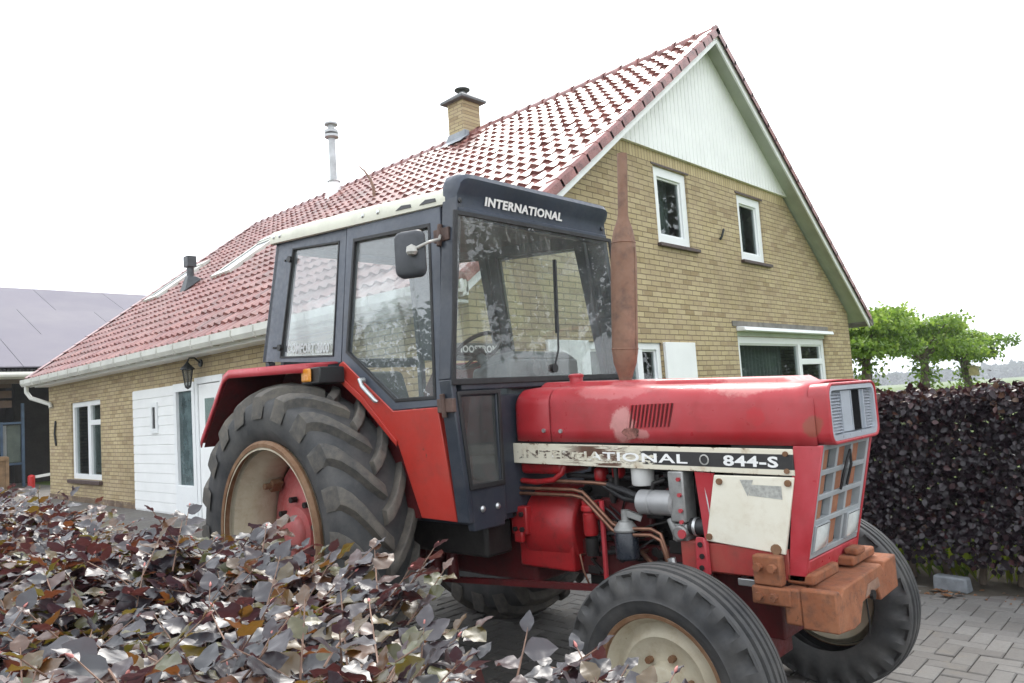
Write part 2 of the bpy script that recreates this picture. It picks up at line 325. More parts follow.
def stripe_mat():
    """cream rail with a black decal band that has flaked to cream and rust along its rear half (object x = forward)"""
    m, nt, out = new_mat('cream_rail_with_worn_decal')
    sx = nt.nodes.new('ShaderNodeSeparateXYZ'); nt.links.new(objvec(nt), sx.inputs[0])
    x, z = sx.outputs['X'], sx.outputs['Z']
    # centre line of rail: z = 1.3175 - .0255*(x-.92)
    zc = math_(nt, 'ADD', z, math_(nt, 'MULTIPLY', math_(nt, 'SUBTRACT', x, .92), .0255))
    dz = math_(nt, 'ABSOLUTE', math_(nt, 'SUBTRACT', zc, 1.3185))
    band = maprange(nt, dz, .030, .0325, 1, 0)
    wv = objvec(nt, (9, 9, 26))
    w1 = noise(nt, 1.0, 7, .75, wv, .6)
    left = maprange(nt, x, 1.70, 1.95, .17, -.30)       # more loss towards the cab
    front = maprange(nt, x, 2.32, 2.46, 0, .06)
    loss = maprange(nt, math_(nt, 'ADD', math_(nt, 'ADD', w1, left), front), .50, .53)
    rustz = maprange(nt, noise(nt, 1.0, 6, .7, objvec(nt, (5, 5, 30), (3, 1, 2)), .5), .44, .50)
    gx = math_(nt, 'ABSOLUTE', math_(nt, 'SUBTRACT', x, 1.50))
    rzone = maprange(nt, gx, .10, .26, 1, 0)
    cream = mixc(nt, maprange(nt, noise(nt, 9, 6, .7), .55, .7, 0, .55), (.66, .62, .50), (.36, .22, .10))
    rustc = mixc(nt, noise(nt, 40, 4), (.05, .028, .02), (.15, .07, .04))
    cream = mixc(nt, math_(nt, 'MULTIPLY', math_(nt, 'MULTIPLY', rustz, rzone), maprange(nt, dz, .045, .05, 1, .0)), cream, rustc)
    edge = maprange(nt, math_(nt, 'ADD', noise(nt, 18, 6, .75), maprange(nt, dz, .038, .052, -.12, .06)), .60, .63)
    cream = mixc(nt, edge, cream, (.12, .06, .03))
    black = mixc(nt, noise(nt, 30, 4), (.012, .012, .014), (.04, .038, .036))
    c = mixc(nt, math_(nt, 'MULTIPLY', band, math_(nt, 'SUBTRACT', 1.0, loss)), cream, black)
    finish(nt, out, c, .45, 0, .5, w1, .05, .002); return m
M['stripe'] = stripe_mat()
def worn_letter_mat():
    m, nt, out = new_mat('flaked_white_lettering')
    sx = nt.nodes.new('ShaderNodeSeparateXYZ'); nt.links.new(objvec(nt), sx.inputs[0])
    n = math_(nt, 'ADD', noise(nt, 38, 6, .75), maprange(nt, sx.outputs['X'], 1.35, 1.68, .14, -.12))
    c = mixc(nt, maprange(nt, n, .50, .54), (.82, .82, .80), (.58, .53, .42))
    c = mixc(nt, maprange(nt, math_(nt, 'ADD', noise(nt, 24, 5, .75, objvec(nt, (1, 1, 3))), maprange(nt, sx.outputs['X'], 1.30, 1.62, .06, -.14)), .54, .57), c, (.07, .045, .035))
    finish(nt, out, c, .5); return m
M['letter_worn'] = worn_letter_mat()
M['decal'] = simple('pale_warranty_decal', (.36, .36, .33), .5, 0, .3, 60)

# ------------------------------------------------------------------ mesh helpers
class MB:
    def __init__(s): s.v = []; s.f = []; s.t = []; s.parts = []
    def add(s, vs, fs, t=.5):
        s.parts.append((list(vs), list(fs), t)); o = len(s.v); s.v += [tuple(map(float, p)) for p in vs]; s.f += [tuple(i + o for i in f) for f in fs]; s.t += [t] * len(fs)
    def box(s, x0, x1, y0, y1, z0, z1, t=.5):
        s.add([(x0, y0, z0), (x1, y0, z0), (x1, y1, z0), (x0, y1, z0), (x0, y0, z1), (x1, y0, z1), (x1, y1, z1), (x0, y1, z1)],
              [(0, 3, 2, 1), (4, 5, 6, 7), (0, 1, 5, 4), (1, 2, 6, 5), (2, 3, 7, 6), (3, 0, 4, 7)], t)
    def hexa(s, lo, hi, t=.5):
        """two matching polygons (same winding) joined by sides"""
        n = len(lo); s.add(list(lo) + list(hi), [tuple(reversed(range(n))), tuple(range(n, 2 * n))] + [(i, (i + 1) % n, n + (i + 1) % n, n + i) for i in range(n)], t)
    def bar(s, p, q, w, h, up=(0, 0, 1), t=.5):
        p, q = Vector(p), Vector(q); d = (q - p).normalized(); u = Vector(up); r = d.cross(u)
        if r.length < 1e-4: r = d.cross(Vector((1, 0, 0)))
        r.normalize(); u = r.cross(d)
        c = [(-1, -1), (1, -1), (1, 1), (-1, 1)]
        s.hexa([p + r * a * w / 2 + u * b * h / 2 for a, b in c], [q + r * a * w / 2 + u * b * h / 2 for a, b in c], t)
    def tube(s, pts, r, n=10, cap=True, t=.5):
        pts = [Vector(p) for p in pts]; m = len(pts)
        rs = r if isinstance(r, (list, tuple)) else [r] * m
        vs = []; ref = None
        for i, p in enumerate(pts):
            d = (pts[min(i + 1, m - 1)] - pts[max(i - 1, 0)]).normalized()
            if ref is None: ref = Vector((0, 0, 1)) if abs(d.z) < .9 else Vector((1, 0, 0))
            a = d.cross(ref).normalized(); b = a.cross(d).normalized(); ref = b
            for k in range(n):
                an = 2 * PI * k / n; vs.append(p + (a * math.cos(an) + b * math.sin(an)) * rs[i])
        fs = [(i * n + k, i * n + (k + 1) % n, (i + 1) * n + (k + 1) % n, (i + 1) * n + k) for i in range(m - 1) for k in range(n)]
        if cap: fs += [tuple(reversed(range(n))), tuple(range((m - 1) * n, m * n))]
        s.add(vs, fs, t)
    def lathe(s, prof, c, axis, n=48, t=.5, closed=False, cap=False):
        """prof: (radius, offset along axis)"""
        c = Vector(c); ax = Vector(axis).normalized()
        a = ax.cross(Vector((0, 0, 1))) if abs(ax.z) < .9 else ax.cross(Vector((1, 0, 0)))
        a.normalize(); b = a.cross(ax)
        vs = []; m = len(prof)
        for r, w in prof:
            for k in range(n):
                an = 2 * PI * k / n; vs.append(c + ax * w + (a * math.cos(an) + b * math.sin(an)) * r)
        rng = m if closed else m - 1
        fs = [(i * n + k, i * n + (k + 1) % n, ((i + 1) % m) * n + (k + 1) % n, ((i + 1) % m) * n + k) for i in range(rng) for k in range(n)]
        if cap:
            if prof[0][0] > 1e-6: fs.append(tuple(reversed(range(n))))
            if prof[-1][0] > 1e-6: fs.append(tuple(range((m - 1) * n, m * n)))
        s.add(vs, fs, t)
    def cyl(s, p, q, r, n=20, r2=None, t=.5):
        p, q = Vector(p), Vector(q); s.lathe([(r, 0), (r2 if r2 else r, (q - p).length)], p, q - p, n, t, cap=True)
    def grid(s, rows, t=.5):
        m, n = len(rows), len(rows[0])
        s.add([p for r in rows for p in r], [(i * n + j, i * n + j + 1, (i + 1) * n + j + 1, (i + 1) * n + j) for i in range(m - 1) for j in range(n - 1)], t)
    def ring(s, outer, inner, t=.5):
        n = len(outer); s.add(list(outer) + list(inner), [(i, (i + 1) % n, n + (i + 1) % n, n + i) for i in range(n)], t)
    def plate(s, outer, inner, off, t=.5):
        """closed frame: outer/inner polygon rings, thickened by vector off"""
        n = len(outer); off = Vector(off)
        O = [Vector(p) for p in outer]; I = [Vector(p) for p in inner]
        vs = O + I + [p + off for p in O] + [p + off for p in I]; fs = []
        for i in range(n):
            j = (i + 1) % n
            fs += [(i, j, n + j, n + i), (2 * n + j, 2 * n + i, 3 * n + i, 3 * n + j), (j, i, 2 * n + i, 2 * n + j), (n + i, n + j, 3 * n + j, 3 * n + i)]
        s.add(vs, fs, t)
    def each(s, name, mat, parent=None, k=1, **kw):
        """every k shapes added become one object of their own"""
        for i in range(0, len(s.parts), k):
            m = MB()
            for vs, fs, t in s.parts[i:i + k]: m.add(vs, fs, t)
            m.build(name, mat, parent, **kw)
    def build(s, name, mat, parent=None, bevel=0, smooth=35, seg=2, recalc=True, loc=None, tint=False):
        me = bpy.data.meshes.new(name)
        off = Vector(loc) if loc is not None else None
        me.from_pydata([tuple(Vector(p) - off) for p in s.v] if off else s.v, [], s.f)
        if tint:
            at = me.attributes.new('tint', 'FLOAT', 'FACE'); at.data.foreach_set('value', s.t)
        if recalc:
            bm = bmesh.new(); bm.from_mesh(me); bmesh.ops.recalc_face_normals(bm, faces=bm.faces); bm.to_mesh(me); bm.free()
        if smooth:
            me.polygons.foreach_set('use_smooth', [True] * len(me.polygons)); me.set_sharp_from_angle(angle=math.radians(smooth))
        me.materials.append(mat); me.update()
        o = bpy.data.objects.new(name, me); col.objects.link(o)
        if parent: o.parent = parent
        if off: o.location = off
        if bevel:
            b = o.modifiers.new('Bevel', 'BEVEL'); b.width = bevel; b.segments = seg; b.limit_method = 'ANGLE'; b.angle_limit = math.radians(40)
            b.harden_normals = False
        return o
def tag(o, label=None, cat=None, group=None, kind=None):
    if label: o['label'] = label
    if cat: o['category'] = cat
    if group: o['group'] = group
    if kind: o['kind'] = kind
    return o
def empty(name, loc=(0, 0, 0), rz=0):
    o = bpy.data.objects.new(name, None); o.location = loc; o.rotation_euler = (0, 0, rz); o.empty_display_size = .2; col.objects.link(o); return o
def text_obj(name, s, mat, parent, origin, right, up, height, width=None, bold=.012, depth=.0015, italic=0):
    cu = bpy.data.curves.new(name, 'FONT'); cu.body = s; cu.size = 1; cu.offset = bold; cu.resolution_u = 3; cu.shear = italic; cu.space_character = 1.08
    tmp = bpy.data.objects.new(name + '_curve', cu); col.objects.link(tmp)
    bpy.context.view_layer.update()
    me = bpy.data.meshes.new_from_object(tmp.evaluated_get(bpy.context.evaluated_depsgraph_get()))
    bpy.data.objects.remove(tmp); bpy.data.curves.remove(cu)
    co = np.array([v.co[:] for v in me.vertices]); mn, mx = co.min(0), co.max(0)
    k = height / (mx[1] - mn[1]); kx = (width / (mx[0] - mn[0])) if width else k
    R_, U_ = np.array(Vector(right).normalized()), np.array(Vector(up).normalized()); Z_ = np.cross(R_, U_)
    new = np.array(origin) + np.outer((co[:, 0] - mn[0]) * kx, R_) + np.outer((co[:, 1] - mn[1]) * k, U_) + Z_ * 0
    nb = len(new); polys = [tuple(p.vertices) for p in me.polygons]
    bpy.data.meshes.remove(me)
    m2 = bpy.data.meshes.new(name); m2.from_pydata([tuple(p) for p in new], [], polys)
    m2.materials.append(mat); m2.update()
    o = bpy.data.objects.new(name, m2); col.objects.link(o); o.parent = parent
    sd = o.modifiers.new('Solid', 'SOLIDIFY'); sd.thickness = depth; sd.offset = -1
    sd.offset = 0
    return o
def leaf_obj(name, P, D, Nn, Ln, W, tint, mat, parent=None, nu=2, nv=2, fold=.25, curl=.25, wave=0.0, loc=None, serr=0):
    """many leaves in one mesh. P base points, D direction, Nn normal, Ln length, W width factor"""
    P, D, Nn = np.asarray(P, float), np.asarray(D, float), np.asarray(Nn, float); K = len(P)
    D = D / np.linalg.norm(D, axis=1)[:, None]; Nn = Nn - (Nn * D).sum(1)[:, None] * D; Nn = Nn / (np.linalg.norm(Nn, axis=1)[:, None] + 1e-9)
    S = np.cross(D, Nn)
    us = np.linspace(0, 1, nu + 1); vs = np.linspace(-1, 1, nv + 1)
    prof = np.sin(PI * np.clip(us, 0, 1) ** .80) ** .85 * (1 - .18 * us ** 3); prof[0] = .03; prof[-1] = .01
    curlk = curl * RNG.uniform(-.3, 1.4, K); foldk = fold * RNG.uniform(.2, 1.6, K); ph = RNG.uniform(0, 6.28, K)
    V = np.zeros((K, nu + 1, nv + 1, 3)); VE = np.zeros((K, nu + 1, nv + 1))
    for i, u in enumerate(us):
        for j, v in enumerate(vs):
            lat = v * prof[i] * W * .5 * (1 + (serr * np.sin(u * 21 + ph * 2 + v) if serr else 0))
            up = foldk * abs(v) * prof[i] * W * .5 - curlk * u * u * .5
            if wave: up = up + wave * (np.sin(u * 13 + ph + v * 1.3) + .5 * np.sin(u * 25 + 2 * ph - v)) * abs(v) * prof[i]
            V[:, i, j] = P + Ln[:, None] * (u * D + (lat * S.T).T + (np.asarray(up)[:, None] * Nn))
            VE[:, i, j] = (abs(v) < .01) * -1.0 + .35 * math.cos(i * PI)
    nvt = (nu + 1) * (nv + 1)
    q = np.array([[i * (nv + 1) + j, i * (nv + 1) + j + 1, (i + 1) * (nv + 1) + j + 1, (i + 1) * (nv + 1) + j] for i in range(nu) for j in range(nv)])
    F = (np.arange(K)[:, None, None] * nvt + q[None]).reshape(-1, 4)
    co = V.reshape(-1, 3)
    if loc is not None: co = co - np.array(loc)
    me = bpy.data.meshes.new(name)
    me.vertices.add(len(co)); me.vertices.foreach_set('co', co.ravel())
    me.loops.add(F.size); me.loops.foreach_set('vertex_index', F.ravel().astype(np.int32))
    me.polygons.add(len(F)); me.polygons.foreach_set('loop_start', np.arange(0, F.size, 4, dtype=np.int32))
    me.polygons.foreach_set('use_smooth', np.ones(len(F), bool))
    me.update(calc_edges=True)
    at = me.attributes.new('tint', 'FLOAT', 'FACE'); at.data.foreach_set('value', np.repeat(np.asarray(tint, float), nu * nv))
    ve = me.attributes.new('vein', 'FLOAT', 'POINT'); ve.data.foreach_set('value', VE.ravel())
    me.materials.append(mat); me.validate()
    o = bpy.data.objects.new(name, me); col.objects.link(o)
    if parent: o.parent = parent
    if loc is not None: o.location = loc
    return o
def unit(n):
    v = RNG.normal(size=(n, 3)); return v / np.linalg.norm(v, axis=1)[:, None]

# ------------------------------------------------------------------ camera  (world = frame of the house: x along the gable, y along the ridge)
TH = 0.8167809107525953
E1 = np.array([math.cos(TH), math.sin(TH), 0]); E2 = np.array([-math.sin(TH), math.cos(TH), 0])
p_, r_ = 0.0792797072562271, 0.06636538925223316
Fv = np.array([0, math.cos(p_), math.sin(p_)]); Uv = np.array([0, -math.sin(p_), math.cos(p_)]); Rv = np.array([1., 0, 0])
R2 = math.cos(r_) * Rv - math.sin(r_) * Uv; U2 = math.sin(r_) * Rv + math.cos(r_) * Uv
def toH(v): return Vector((v @ E1, v @ E2, v[2]))
cd = bpy.data.cameras.new('camera'); cam = bpy.data.objects.new('camera', cd); col.objects.link(cam)
mw = Matrix.Identity(4)
for i, vv in enumerate((toH(R2), toH(U2), -toH(Fv))):
    for k in range(3): mw[k][i] = vv[k]
CAM = Vector((-5.10735904, -5.35300078, 1.6))
mw.translation = CAM; cam.matrix_world = mw
cd.sensor_width = 36; cd.lens = 750.206 / 1024 * 36; cd.clip_start = .05; cd.clip_end = 5000
scene.camera = cam
def camxy(X, Y):      # metres right / ahead of the viewpoint -> world x, y
    return CAM.x + X * math.cos(TH) + Y * math.sin(TH), CAM.y - X * math.sin(TH) + Y * math.cos(TH)

# ------------------------------------------------------------------ light
w = bpy.data.worlds.new('World'); scene.world = w; w.use_nodes = True
nt = w.node_tree; nt.nodes.clear()
wo = nt.nodes.new('ShaderNodeOutputWorld'); bg = nt.nodes.new('ShaderNodeBackground')
SUN_EL, SUN_DIR = math.radians(50), Vector((.75, .55, 0)).normalized()      # direction from the scene towards the sun
sky = nt.nodes.new('ShaderNodeTexSky'); sky.sky_type = 'NISHITA'; sky.sun_disc = False
sky.sun_elevation = SUN_EL; sky.sun_rotation = math.atan2(SUN_DIR.x, SUN_DIR.y); sky.air_density = 1.0; sky.dust_density = 4.0
hs = nt.nodes.new('ShaderNodeHueSaturation'); hs.inputs['Saturation'].default_value = .25
nt.links.new(sky.outputs[0], hs.inputs['Color'])
tcw = nt.nodes.new('ShaderNodeTexCoord')
cl = N(nt, 'ShaderNodeTexNoise', i_Scale=2.2, i_Detail=5.0); nt.links.new(tcw.outputs['Generated'], cl.inputs['Vector'])
cloud = ramp(nt, cl.outputs['Fac'], [(.3, (8.3, 8.9, 9.7)), (.7, (12.2, 12.7, 13.3))])
skyc = mixc(nt, .72, hs.outputs[0], cloud)
nt.links.new(skyc, bg.inputs[0]); bg.inputs[1].default_value = .11
nt.links.new(bg.outputs[0], wo.inputs[0])
sl = bpy.data.lights.new('sun', 'SUN'); sl.energy = 1.4; sl.angle = math.radians(24); sl.color = (1, .95, .88)
so = bpy.data.objects.new('sun', sl); col.objects.link(so)
sd_ = Vector((SUN_DIR.x * math.cos(SUN_EL), SUN_DIR.y * math.cos(SUN_EL), math.sin(SUN_EL)))
so.rotation_euler = sd_.to_track_quat('Z', 'Y').to_euler(); so.location = (20, 20, 30)
scene.view_settings.view_transform = 'Standard'; scene.view_settings.look = 'None'; scene.view_settings.gamma = 1
scene.view_settings.exposure = 1.2
scene.render.engine = 'CYCLES'
scene.cycles.max_bounces = 8; scene.cycles.transparent_max_bounces = 16
scene.render.film_transparent = False

# ================================================================== GROUND
def ground_z(x, y):
    d = math.hypot(x + 2, y + 2)
    z = 0.0
    z += .14 * min(1, max(0, (y + 1.5) / 9.0)) if x < 6 else 0
    if d > 45: z -= 5.6 * min(1, (d - 45) / 520)
    return z
xs = sorted(set([-1500, -1000, -700, -400, -200, -100, -60, -40, -25, -16, -12] + list(np.linspace(-10, 12, 23)) + [16, 22, 30, 45, 70, 110, 200, 400, 700, 1000, 1500]))
ys = sorted(set([-1500, -1000, -700, -400, -200, -100, -60, -40, -25, -16, -12] + list(np.linspace(-10, 24, 35)) + [28, 34, 45, 70, 110, 200, 400, 700, 1000, 1500]))
g = MB(); g.grid([[(x, y, ground_z(x, y) - .03) for x in xs] for y in ys])
tag(g.build('ground', M['grass'], smooth=60), kind='structure')
g = MB(); X_ = np.linspace(-14, 1.2, 30); Y_ = np.linspace(-14, 30, 60)
g.grid([[(x, y, ground_z(x, y) - .001) for x in X_] for y in Y_])
tag(g.build('yard', M['yard'], smooth=60), kind='structure')
g = MB(); g.grid([[(x, y, -.004 + ground_z(x, y) + .012 * math.sin(x * 9 + y * 4)) for x in np.linspace(.95, 2.6, 12)] for y in np.linspace(-12, -1, 60)])
tag(g.build('soil_strip', M['sand'], smooth=60), kind='structure')
# paving laid herringbone, each brick modelled
g = MB(); h_ = .105; L_ = .21
def paver(x, y, wx, wy):
    cx, cy = x + wx / 2, y + wy / 2
    if not (-3.9 < cx < 1.02 and -9.5 < cy < .2): return
    z = ground_z(cx, cy) + random.uniform(.0, .005); j = .0028; b = .006; t = random.random()
    tx, ty = random.uniform(-.003, .003), random.uniform(-.003, .003)
    lo = [(x + j, y + j), (x + wx - j, y + j), (x + wx - j, y + wy - j), (x + j, y + wy - j)]
    hi = [(x + j + b, y + j + b), (x + wx - j - b, y + j + b), (x + wx - j - b, y + wy - j - b), (x + j + b, y + wy - j - b)]
    vs = [(a, c, z - .03) for a, c in lo] + [(a, c, z + .002) for a, c in lo] + [(a, c, z + .006 + (a - cx) * tx * 8 + (c - cy) * ty * 8) for a, c in hi]
    fs = [(i, (i + 1) % 4, 4 + (i + 1) % 4, 4 + i) for i in range(4)] + [(4 + i, 4 + (i + 1) % 4, 8 + (i + 1) % 4, 8 + i) for i in range(4)] + [(8, 9, 10, 11)]
    g.add(vs, fs, t)
for i in range(-90, 90):
    for k in range(-60, 60):
        # herringbone lattice (90 deg)
        ox = (i + 2 * k) * h_; oy = (i - 2 * k) * h_
        if abs(ox + 1.5) > 4 or abs(oy + 4.5) > 6.5: continue
        paver(ox, oy, L_, h_); paver(ox, oy + h_, h_, L_) if False else None
        paver(ox - h_, oy, h_, L_)
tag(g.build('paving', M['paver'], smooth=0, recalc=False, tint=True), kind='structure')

# ================================================================== HOUSE
W_, LEN, HR, SL = 10.456, 13.776, 7.0, .7525
OE, OG = .35, .30
def roof_z(u): return HR - SL * abs(u - W_ / 2)
house = tag(empty('house'), 'yellow brick house with a glazed red tiled roof and white gable boards behind the tractor', 'house')
def clip(poly, f):
    out = []
    for i in range(len(poly)):
        a, b = poly[i], poly[(i + 1) % len(poly)]; fa, fb = f(a), f(b)
        if fa >= 0: out.append(a)
        if fa * fb < 0: k = fa / (fa - fb); out.append((a[0] + k * (b[0] - a[0]), a[1] + k * (b[1] - a[1])))
    return out
def wall_cells(mb, a0, a1, z0, z1, holes, to3, clipf=(), reveal=.10, inward=(0, 1, 0)):
    """outer wall sheet of cells round the openings, with reveals"""
    A = sorted(set([a0, a1] + [h[0] for h in holes] + [h[1] for h in holes])); Z = sorted(set([z0, z1] + [h[2] for h in holes] + [h[3] for h in holes]))
    for i in range(len(A) - 1):
        for j in range(len(Z) - 1):
            ca, cz = (A[i] + A[i + 1]) / 2, (Z[j] + Z[j + 1]) / 2
            if any(h[0] < ca < h[1] and h[2] < cz < h[3] for h in holes): continue
            poly = [(A[i], Z[j]), (A[i + 1], Z[j]), (A[i + 1], Z[j + 1]), (A[i], Z[j + 1])]
            for f in clipf:
                if poly: poly = clip(poly, f)
            if len(poly) > 2: mb.add([to3(*p) for p in poly], [tuple(range(len(poly)))])
    off = Vector(inward) * reveal
    for h in holes:
        c = [(h[0], h[2]), (h[1], h[2]), (h[1], h[3]), (h[0], h[3])]
        P = [Vector(to3(*p)) for p in c]; Q = [p + off for p in P]
        mb.add(P + Q, [(i, (i + 1) % 4, 4 + (i + 1) % 4, 4 + i) for i in range(4)])
GZ = .0
under = [lambda p: HR - SL * (W_ / 2 - p[0]) - .16 - p[1], lambda p: HR - SL * (p[0] - W_ / 2) - .16 - p[1]]
GH = [(3.62, 4.50, 3.61, 4.69), (6.04, 6.91, 3.60, 4.67), (1.87, 3.48, .55, 2.24), (5.65, 9.12, .5, 2.37)]
mb = MB(); wall_cells(mb, 0, W_, -.05, 4.60, GH[2:] , lambda a, z: (a, 0, z), under) if False else None
wall_cells(mb, 0, W_, -.05, 4.72, GH, lambda a, z: (a, 0, z), under, .12, (0, 1, 0))
mb.build('gable_wall', M['brick_x'], house, smooth=0, recalc=False)
sc = MB(); zt = 4.90
sp = clip(clip([(0, 4.72), (W_, 4.72), (W_, zt), (0, zt)], under[0]), under[1])
sc.add([(x, -.0, z) for x, z in sp], [tuple(range(len(sp)))])
sc.build('soldier_course', M['soldier'], house, smooth=0, recalc=False)
# white boarded gable top: ribbed boards as one sheet
gb = MB(); nb_ = 54; wb0 = (W_ - 4.6) / nb_
lo, hi = [], []
for i in range(nb_):
    for f, dp in ((0, -.043), (.03, -.043), (.05, -.05), (.95, -.05), (.97, -.043)):
        u = 2.3 + (i + f) * wb0; top = max(roof_z(u) - .10, 4.886)
        lo.append((u, dp, 4.885)); hi.append((u, dp, top))
gb.grid([lo, hi]); gb.add([(2.3, -.05, 4.885), (W_ - 2.3, -.05, 4.885), (W_ - 2.3, .0, 4.885), (2.3, .0, 4.885)], [(0, 1, 2, 3)])
gb.build('gable_boarding', M['gable_white'], house, smooth=0, recalc=False)
# left long wall (x = 0)
LH = [(10.50, 12.25, .60, 2.17), (5.25, 8.78, .08, 2.22)]
mb = MB(); wall_cells(mb, 0, LEN, .25, 2.78, [(h[0], h[1], max(h[2], .25), h[3]) for h in LH], lambda a, z: (0, a, z), (), .12, (1, 0, 0))
mb.build('side_wall', M['brick_y'], house, smooth=0, recalc=False)
mb = MB(); mb.box(-.015, .1, 8.78, LEN + .01, -.05, .25); mb.box(-.015, .1, -.01, 5.25, -.05, .25)
mb.each('plinth', M['plinth_y'], house, bevel=.004)
mb = MB(); mb.add([(0, LEN, -.05), (W_, LEN, -.05), (W_, LEN, roof_z(W_) - .1), (W_ / 2, LEN, HR - .1), (0, LEN, roof_z(0) - .1)], [(0, 1, 2, 3, 4)])
mb.build('rear_gable_wall', M['brick_x'], house, smooth=0, recalc=False)
mb = MB(); mb.add([(W_, 0, -.05), (W_, LEN, -.05), (W_, LEN, 2.85), (W_, 0, 2.85)], [(0, 1, 2, 3)]); mb.build('far_side_wall', M['brick_y'], house, smooth=0, recalc=False)
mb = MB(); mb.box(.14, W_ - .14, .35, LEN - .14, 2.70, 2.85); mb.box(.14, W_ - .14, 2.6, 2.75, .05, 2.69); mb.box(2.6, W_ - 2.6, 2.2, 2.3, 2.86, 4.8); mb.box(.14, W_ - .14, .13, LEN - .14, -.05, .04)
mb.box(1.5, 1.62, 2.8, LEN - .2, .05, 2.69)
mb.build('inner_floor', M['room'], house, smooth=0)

# ---- windows and doors
def window_g(u0, u1, z0, z1, fw=.10, name='window', mull=(), trans=(), y=.03, curtain=False, label=None):
    f = MB()
    f.plate([(u0, y, z0), (u1, y, z0), (u1, y, z1), (u0, y, z1)], [(u0 + fw, y, z0 + fw), (u1 - fw, y, z0 + fw), (u1 - fw, y, z1 - fw), (u0 + fw, y, z1 - fw)], (0, .09, 0))
    for m in mull: f.box(m - .06, m + .06, y + .004, y + .085, z0 + fw - .005, z1 - fw + .005)
    for a, b, z in trans: f.box(a, b, y + .006, y + .083, z - .05, z + .05)
    # sash edge, a thin inner step
    f.plate([(u0 + fw - .01, y + .03, z0 + fw - .01), (u1 - fw + .01, y + .03, z0 + fw - .01), (u1 - fw + .01, y + .03, z1 - fw + .01), (u0 + fw - .01, y + .03, z1 - fw + .01)],
            [(u0 + fw + .025, y + .03, z0 + fw + .025), (u1 - fw - .025, y + .03, z0 + fw + .025), (u1 - fw - .025, y + .03, z1 - fw - .025), (u0 + fw + .025, y + .03, z1 - fw - .025)], (0, .04, 0))
    fo = f.build(name, M['white_upvc'], house, bevel=.006)
    gl = MB(); gl.box(u0 + fw - .02, u1 - fw + .02, y + .045, y + .055, z0 + fw - .02, z1 - fw + .02); gl.build('pane', M['glass'], fo, smooth=0)
    if label: fo['label'] = label
    return fo
wA = window_g(*GH[0], fw=.13); wB = window_g(*GH[1], fw=.13)
wC = window_g(*GH[2], fw=.09, mull=(3.0,), trans=((3.0, 3.42, 1.72),))
wD = window_g(5.65, 9.12, .5, 2.37, fw=.11, mull=(8.03,), trans=((8.09, 9.02, 2.02 - .06),))
def curtain(par, u0, u1, z0, z1, y, amp=.035, lam=.13):
    c = MB(); n = int((u1 - u0) / .02); rows = []
    for z in (z0, z1): rows.append([(u0 + (u1 - u0) * i / n, y + amp * math.sin(i * .02 / lam * 6.28 + .6 * math.sin(i * .11)), z) for i in range(n + 1)])
    c.grid(rows); c.build('curtain', M['curtain'], par, smooth=80, recalc=False)
curtain(wD, 6.5, 8.0, .5, 2.3, .40); curtain(wC, 1.95, 2.5, .55, 2.2, .35)
for (u0, u1, z0, z1), par in ((GH[0], wA), (GH[1], wB)):
    curtain(par, u1 - .33, u1 - .08, z0, z1, .32, .02, .09)
s = MB()
for (u0, u1, z0, z1), par in ((GH[0], wA), (GH[1], wB)):
    s = MB(); s.box(u0 - .03, u1 + .15, -.06, .03, z0 - .055, z0 - .006); s.build('window_sill', M['sill'], par, bevel=.006)
    s = MB(); s.box(u0 - .05, u1 + .05, -.012, -.001, z1 + .005, z1 + .03); s.build('window_lintel', M['sill'], par)
s = MB(); s.box(5.50, 9.3, -.02, -.001, 2.52, 2.60); s.build('lintel_stain', M['lintel'], house)
s = MB(); s.hexa([(5.63, -.16, 2.44), (9.22, -.16, 2.44), (9.22, -.001, 2.44), (5.63, -.001, 2.44)], [(5.63, -.14, 2.50), (9.22, -.14, 2.50), (9.22, -.001, 2.52), (5.63, -.001, 2.52)])
s.build('awning_box', M['white_upvc'], house, bevel=.01)
s = MB(); s.box(5.65, 9.12, -.001, .06, 2.372, 2.438); s.build('window_head', M['soffit'], house)
# white shutters each side of the low window
for u0, u1 in ((1.12, 1.84), (3.50, 4.27)):
    s = MB(); s.box(u0, u1, -.05, -.003, .55, 2.245); s.build('shutter', M['white'], house, bevel=.006)
s = MB(); s.tube([(5.36, -.002, 3.84), (5.365, -.035, 3.88), (5.40, -.05, 3.97), (5.43, -.04, 4.0)], .018, 8); s.build('wall_anchor', M['lantern'], house)
s = MB(); s.tube([(-.01, 13.27, 1.30), (-.03, 13.23, 1.36), (-.03, 13.30, 1.55), (-.03, 13.24, 1.75), (-.01, 13.29, 1.82)], .022, 8); s.build('wall_anchor', M['lantern'], house)
# window in the long wall
v0, v1, z0, z1 = LH[0]; x = .03
f = MB(); f.plate([(x, v0, z0), (x, v1, z0), (x, v1, z1), (x, v0, z1)], [(x, v0 + .1, z0 + .1), (x, v1 - .1, z0 + .1), (x, v1 - .1, z1 - .1), (x, v0 + .1, z1 - .1)], (.09, 0, 0))
f.box(x + .004, x + .085, 11.18, 11.34, z0 + .09, z1 - .09); f.box(x + .006, x + .08, 10.59, 11.2, 1.68, 1.78)
wl = f.build('window', M['white_upvc'], house, bevel=.006)
q = MB(); q.box(x + .045, x + .055, v0 + .08, v1 - .08, z0 + .08, z1 - .08); q.build('pane', M['glass'], wl, smooth=0)
q = MB(); q.box(-.07, .03, v0 - .05, v1 + .12, z0 - .08, z0 - .006); q.build('window_sill', M['sill'], wl, bevel=.006)
c = MB(); c.grid([[(.35 + .03 * math.sin(i * .9), 11.40 + i * .028, zz) for i in range(26)] for zz in (.7, 2.1)]); c.build('curtain', M['curtain'], wl, smooth=80, recalc=False)
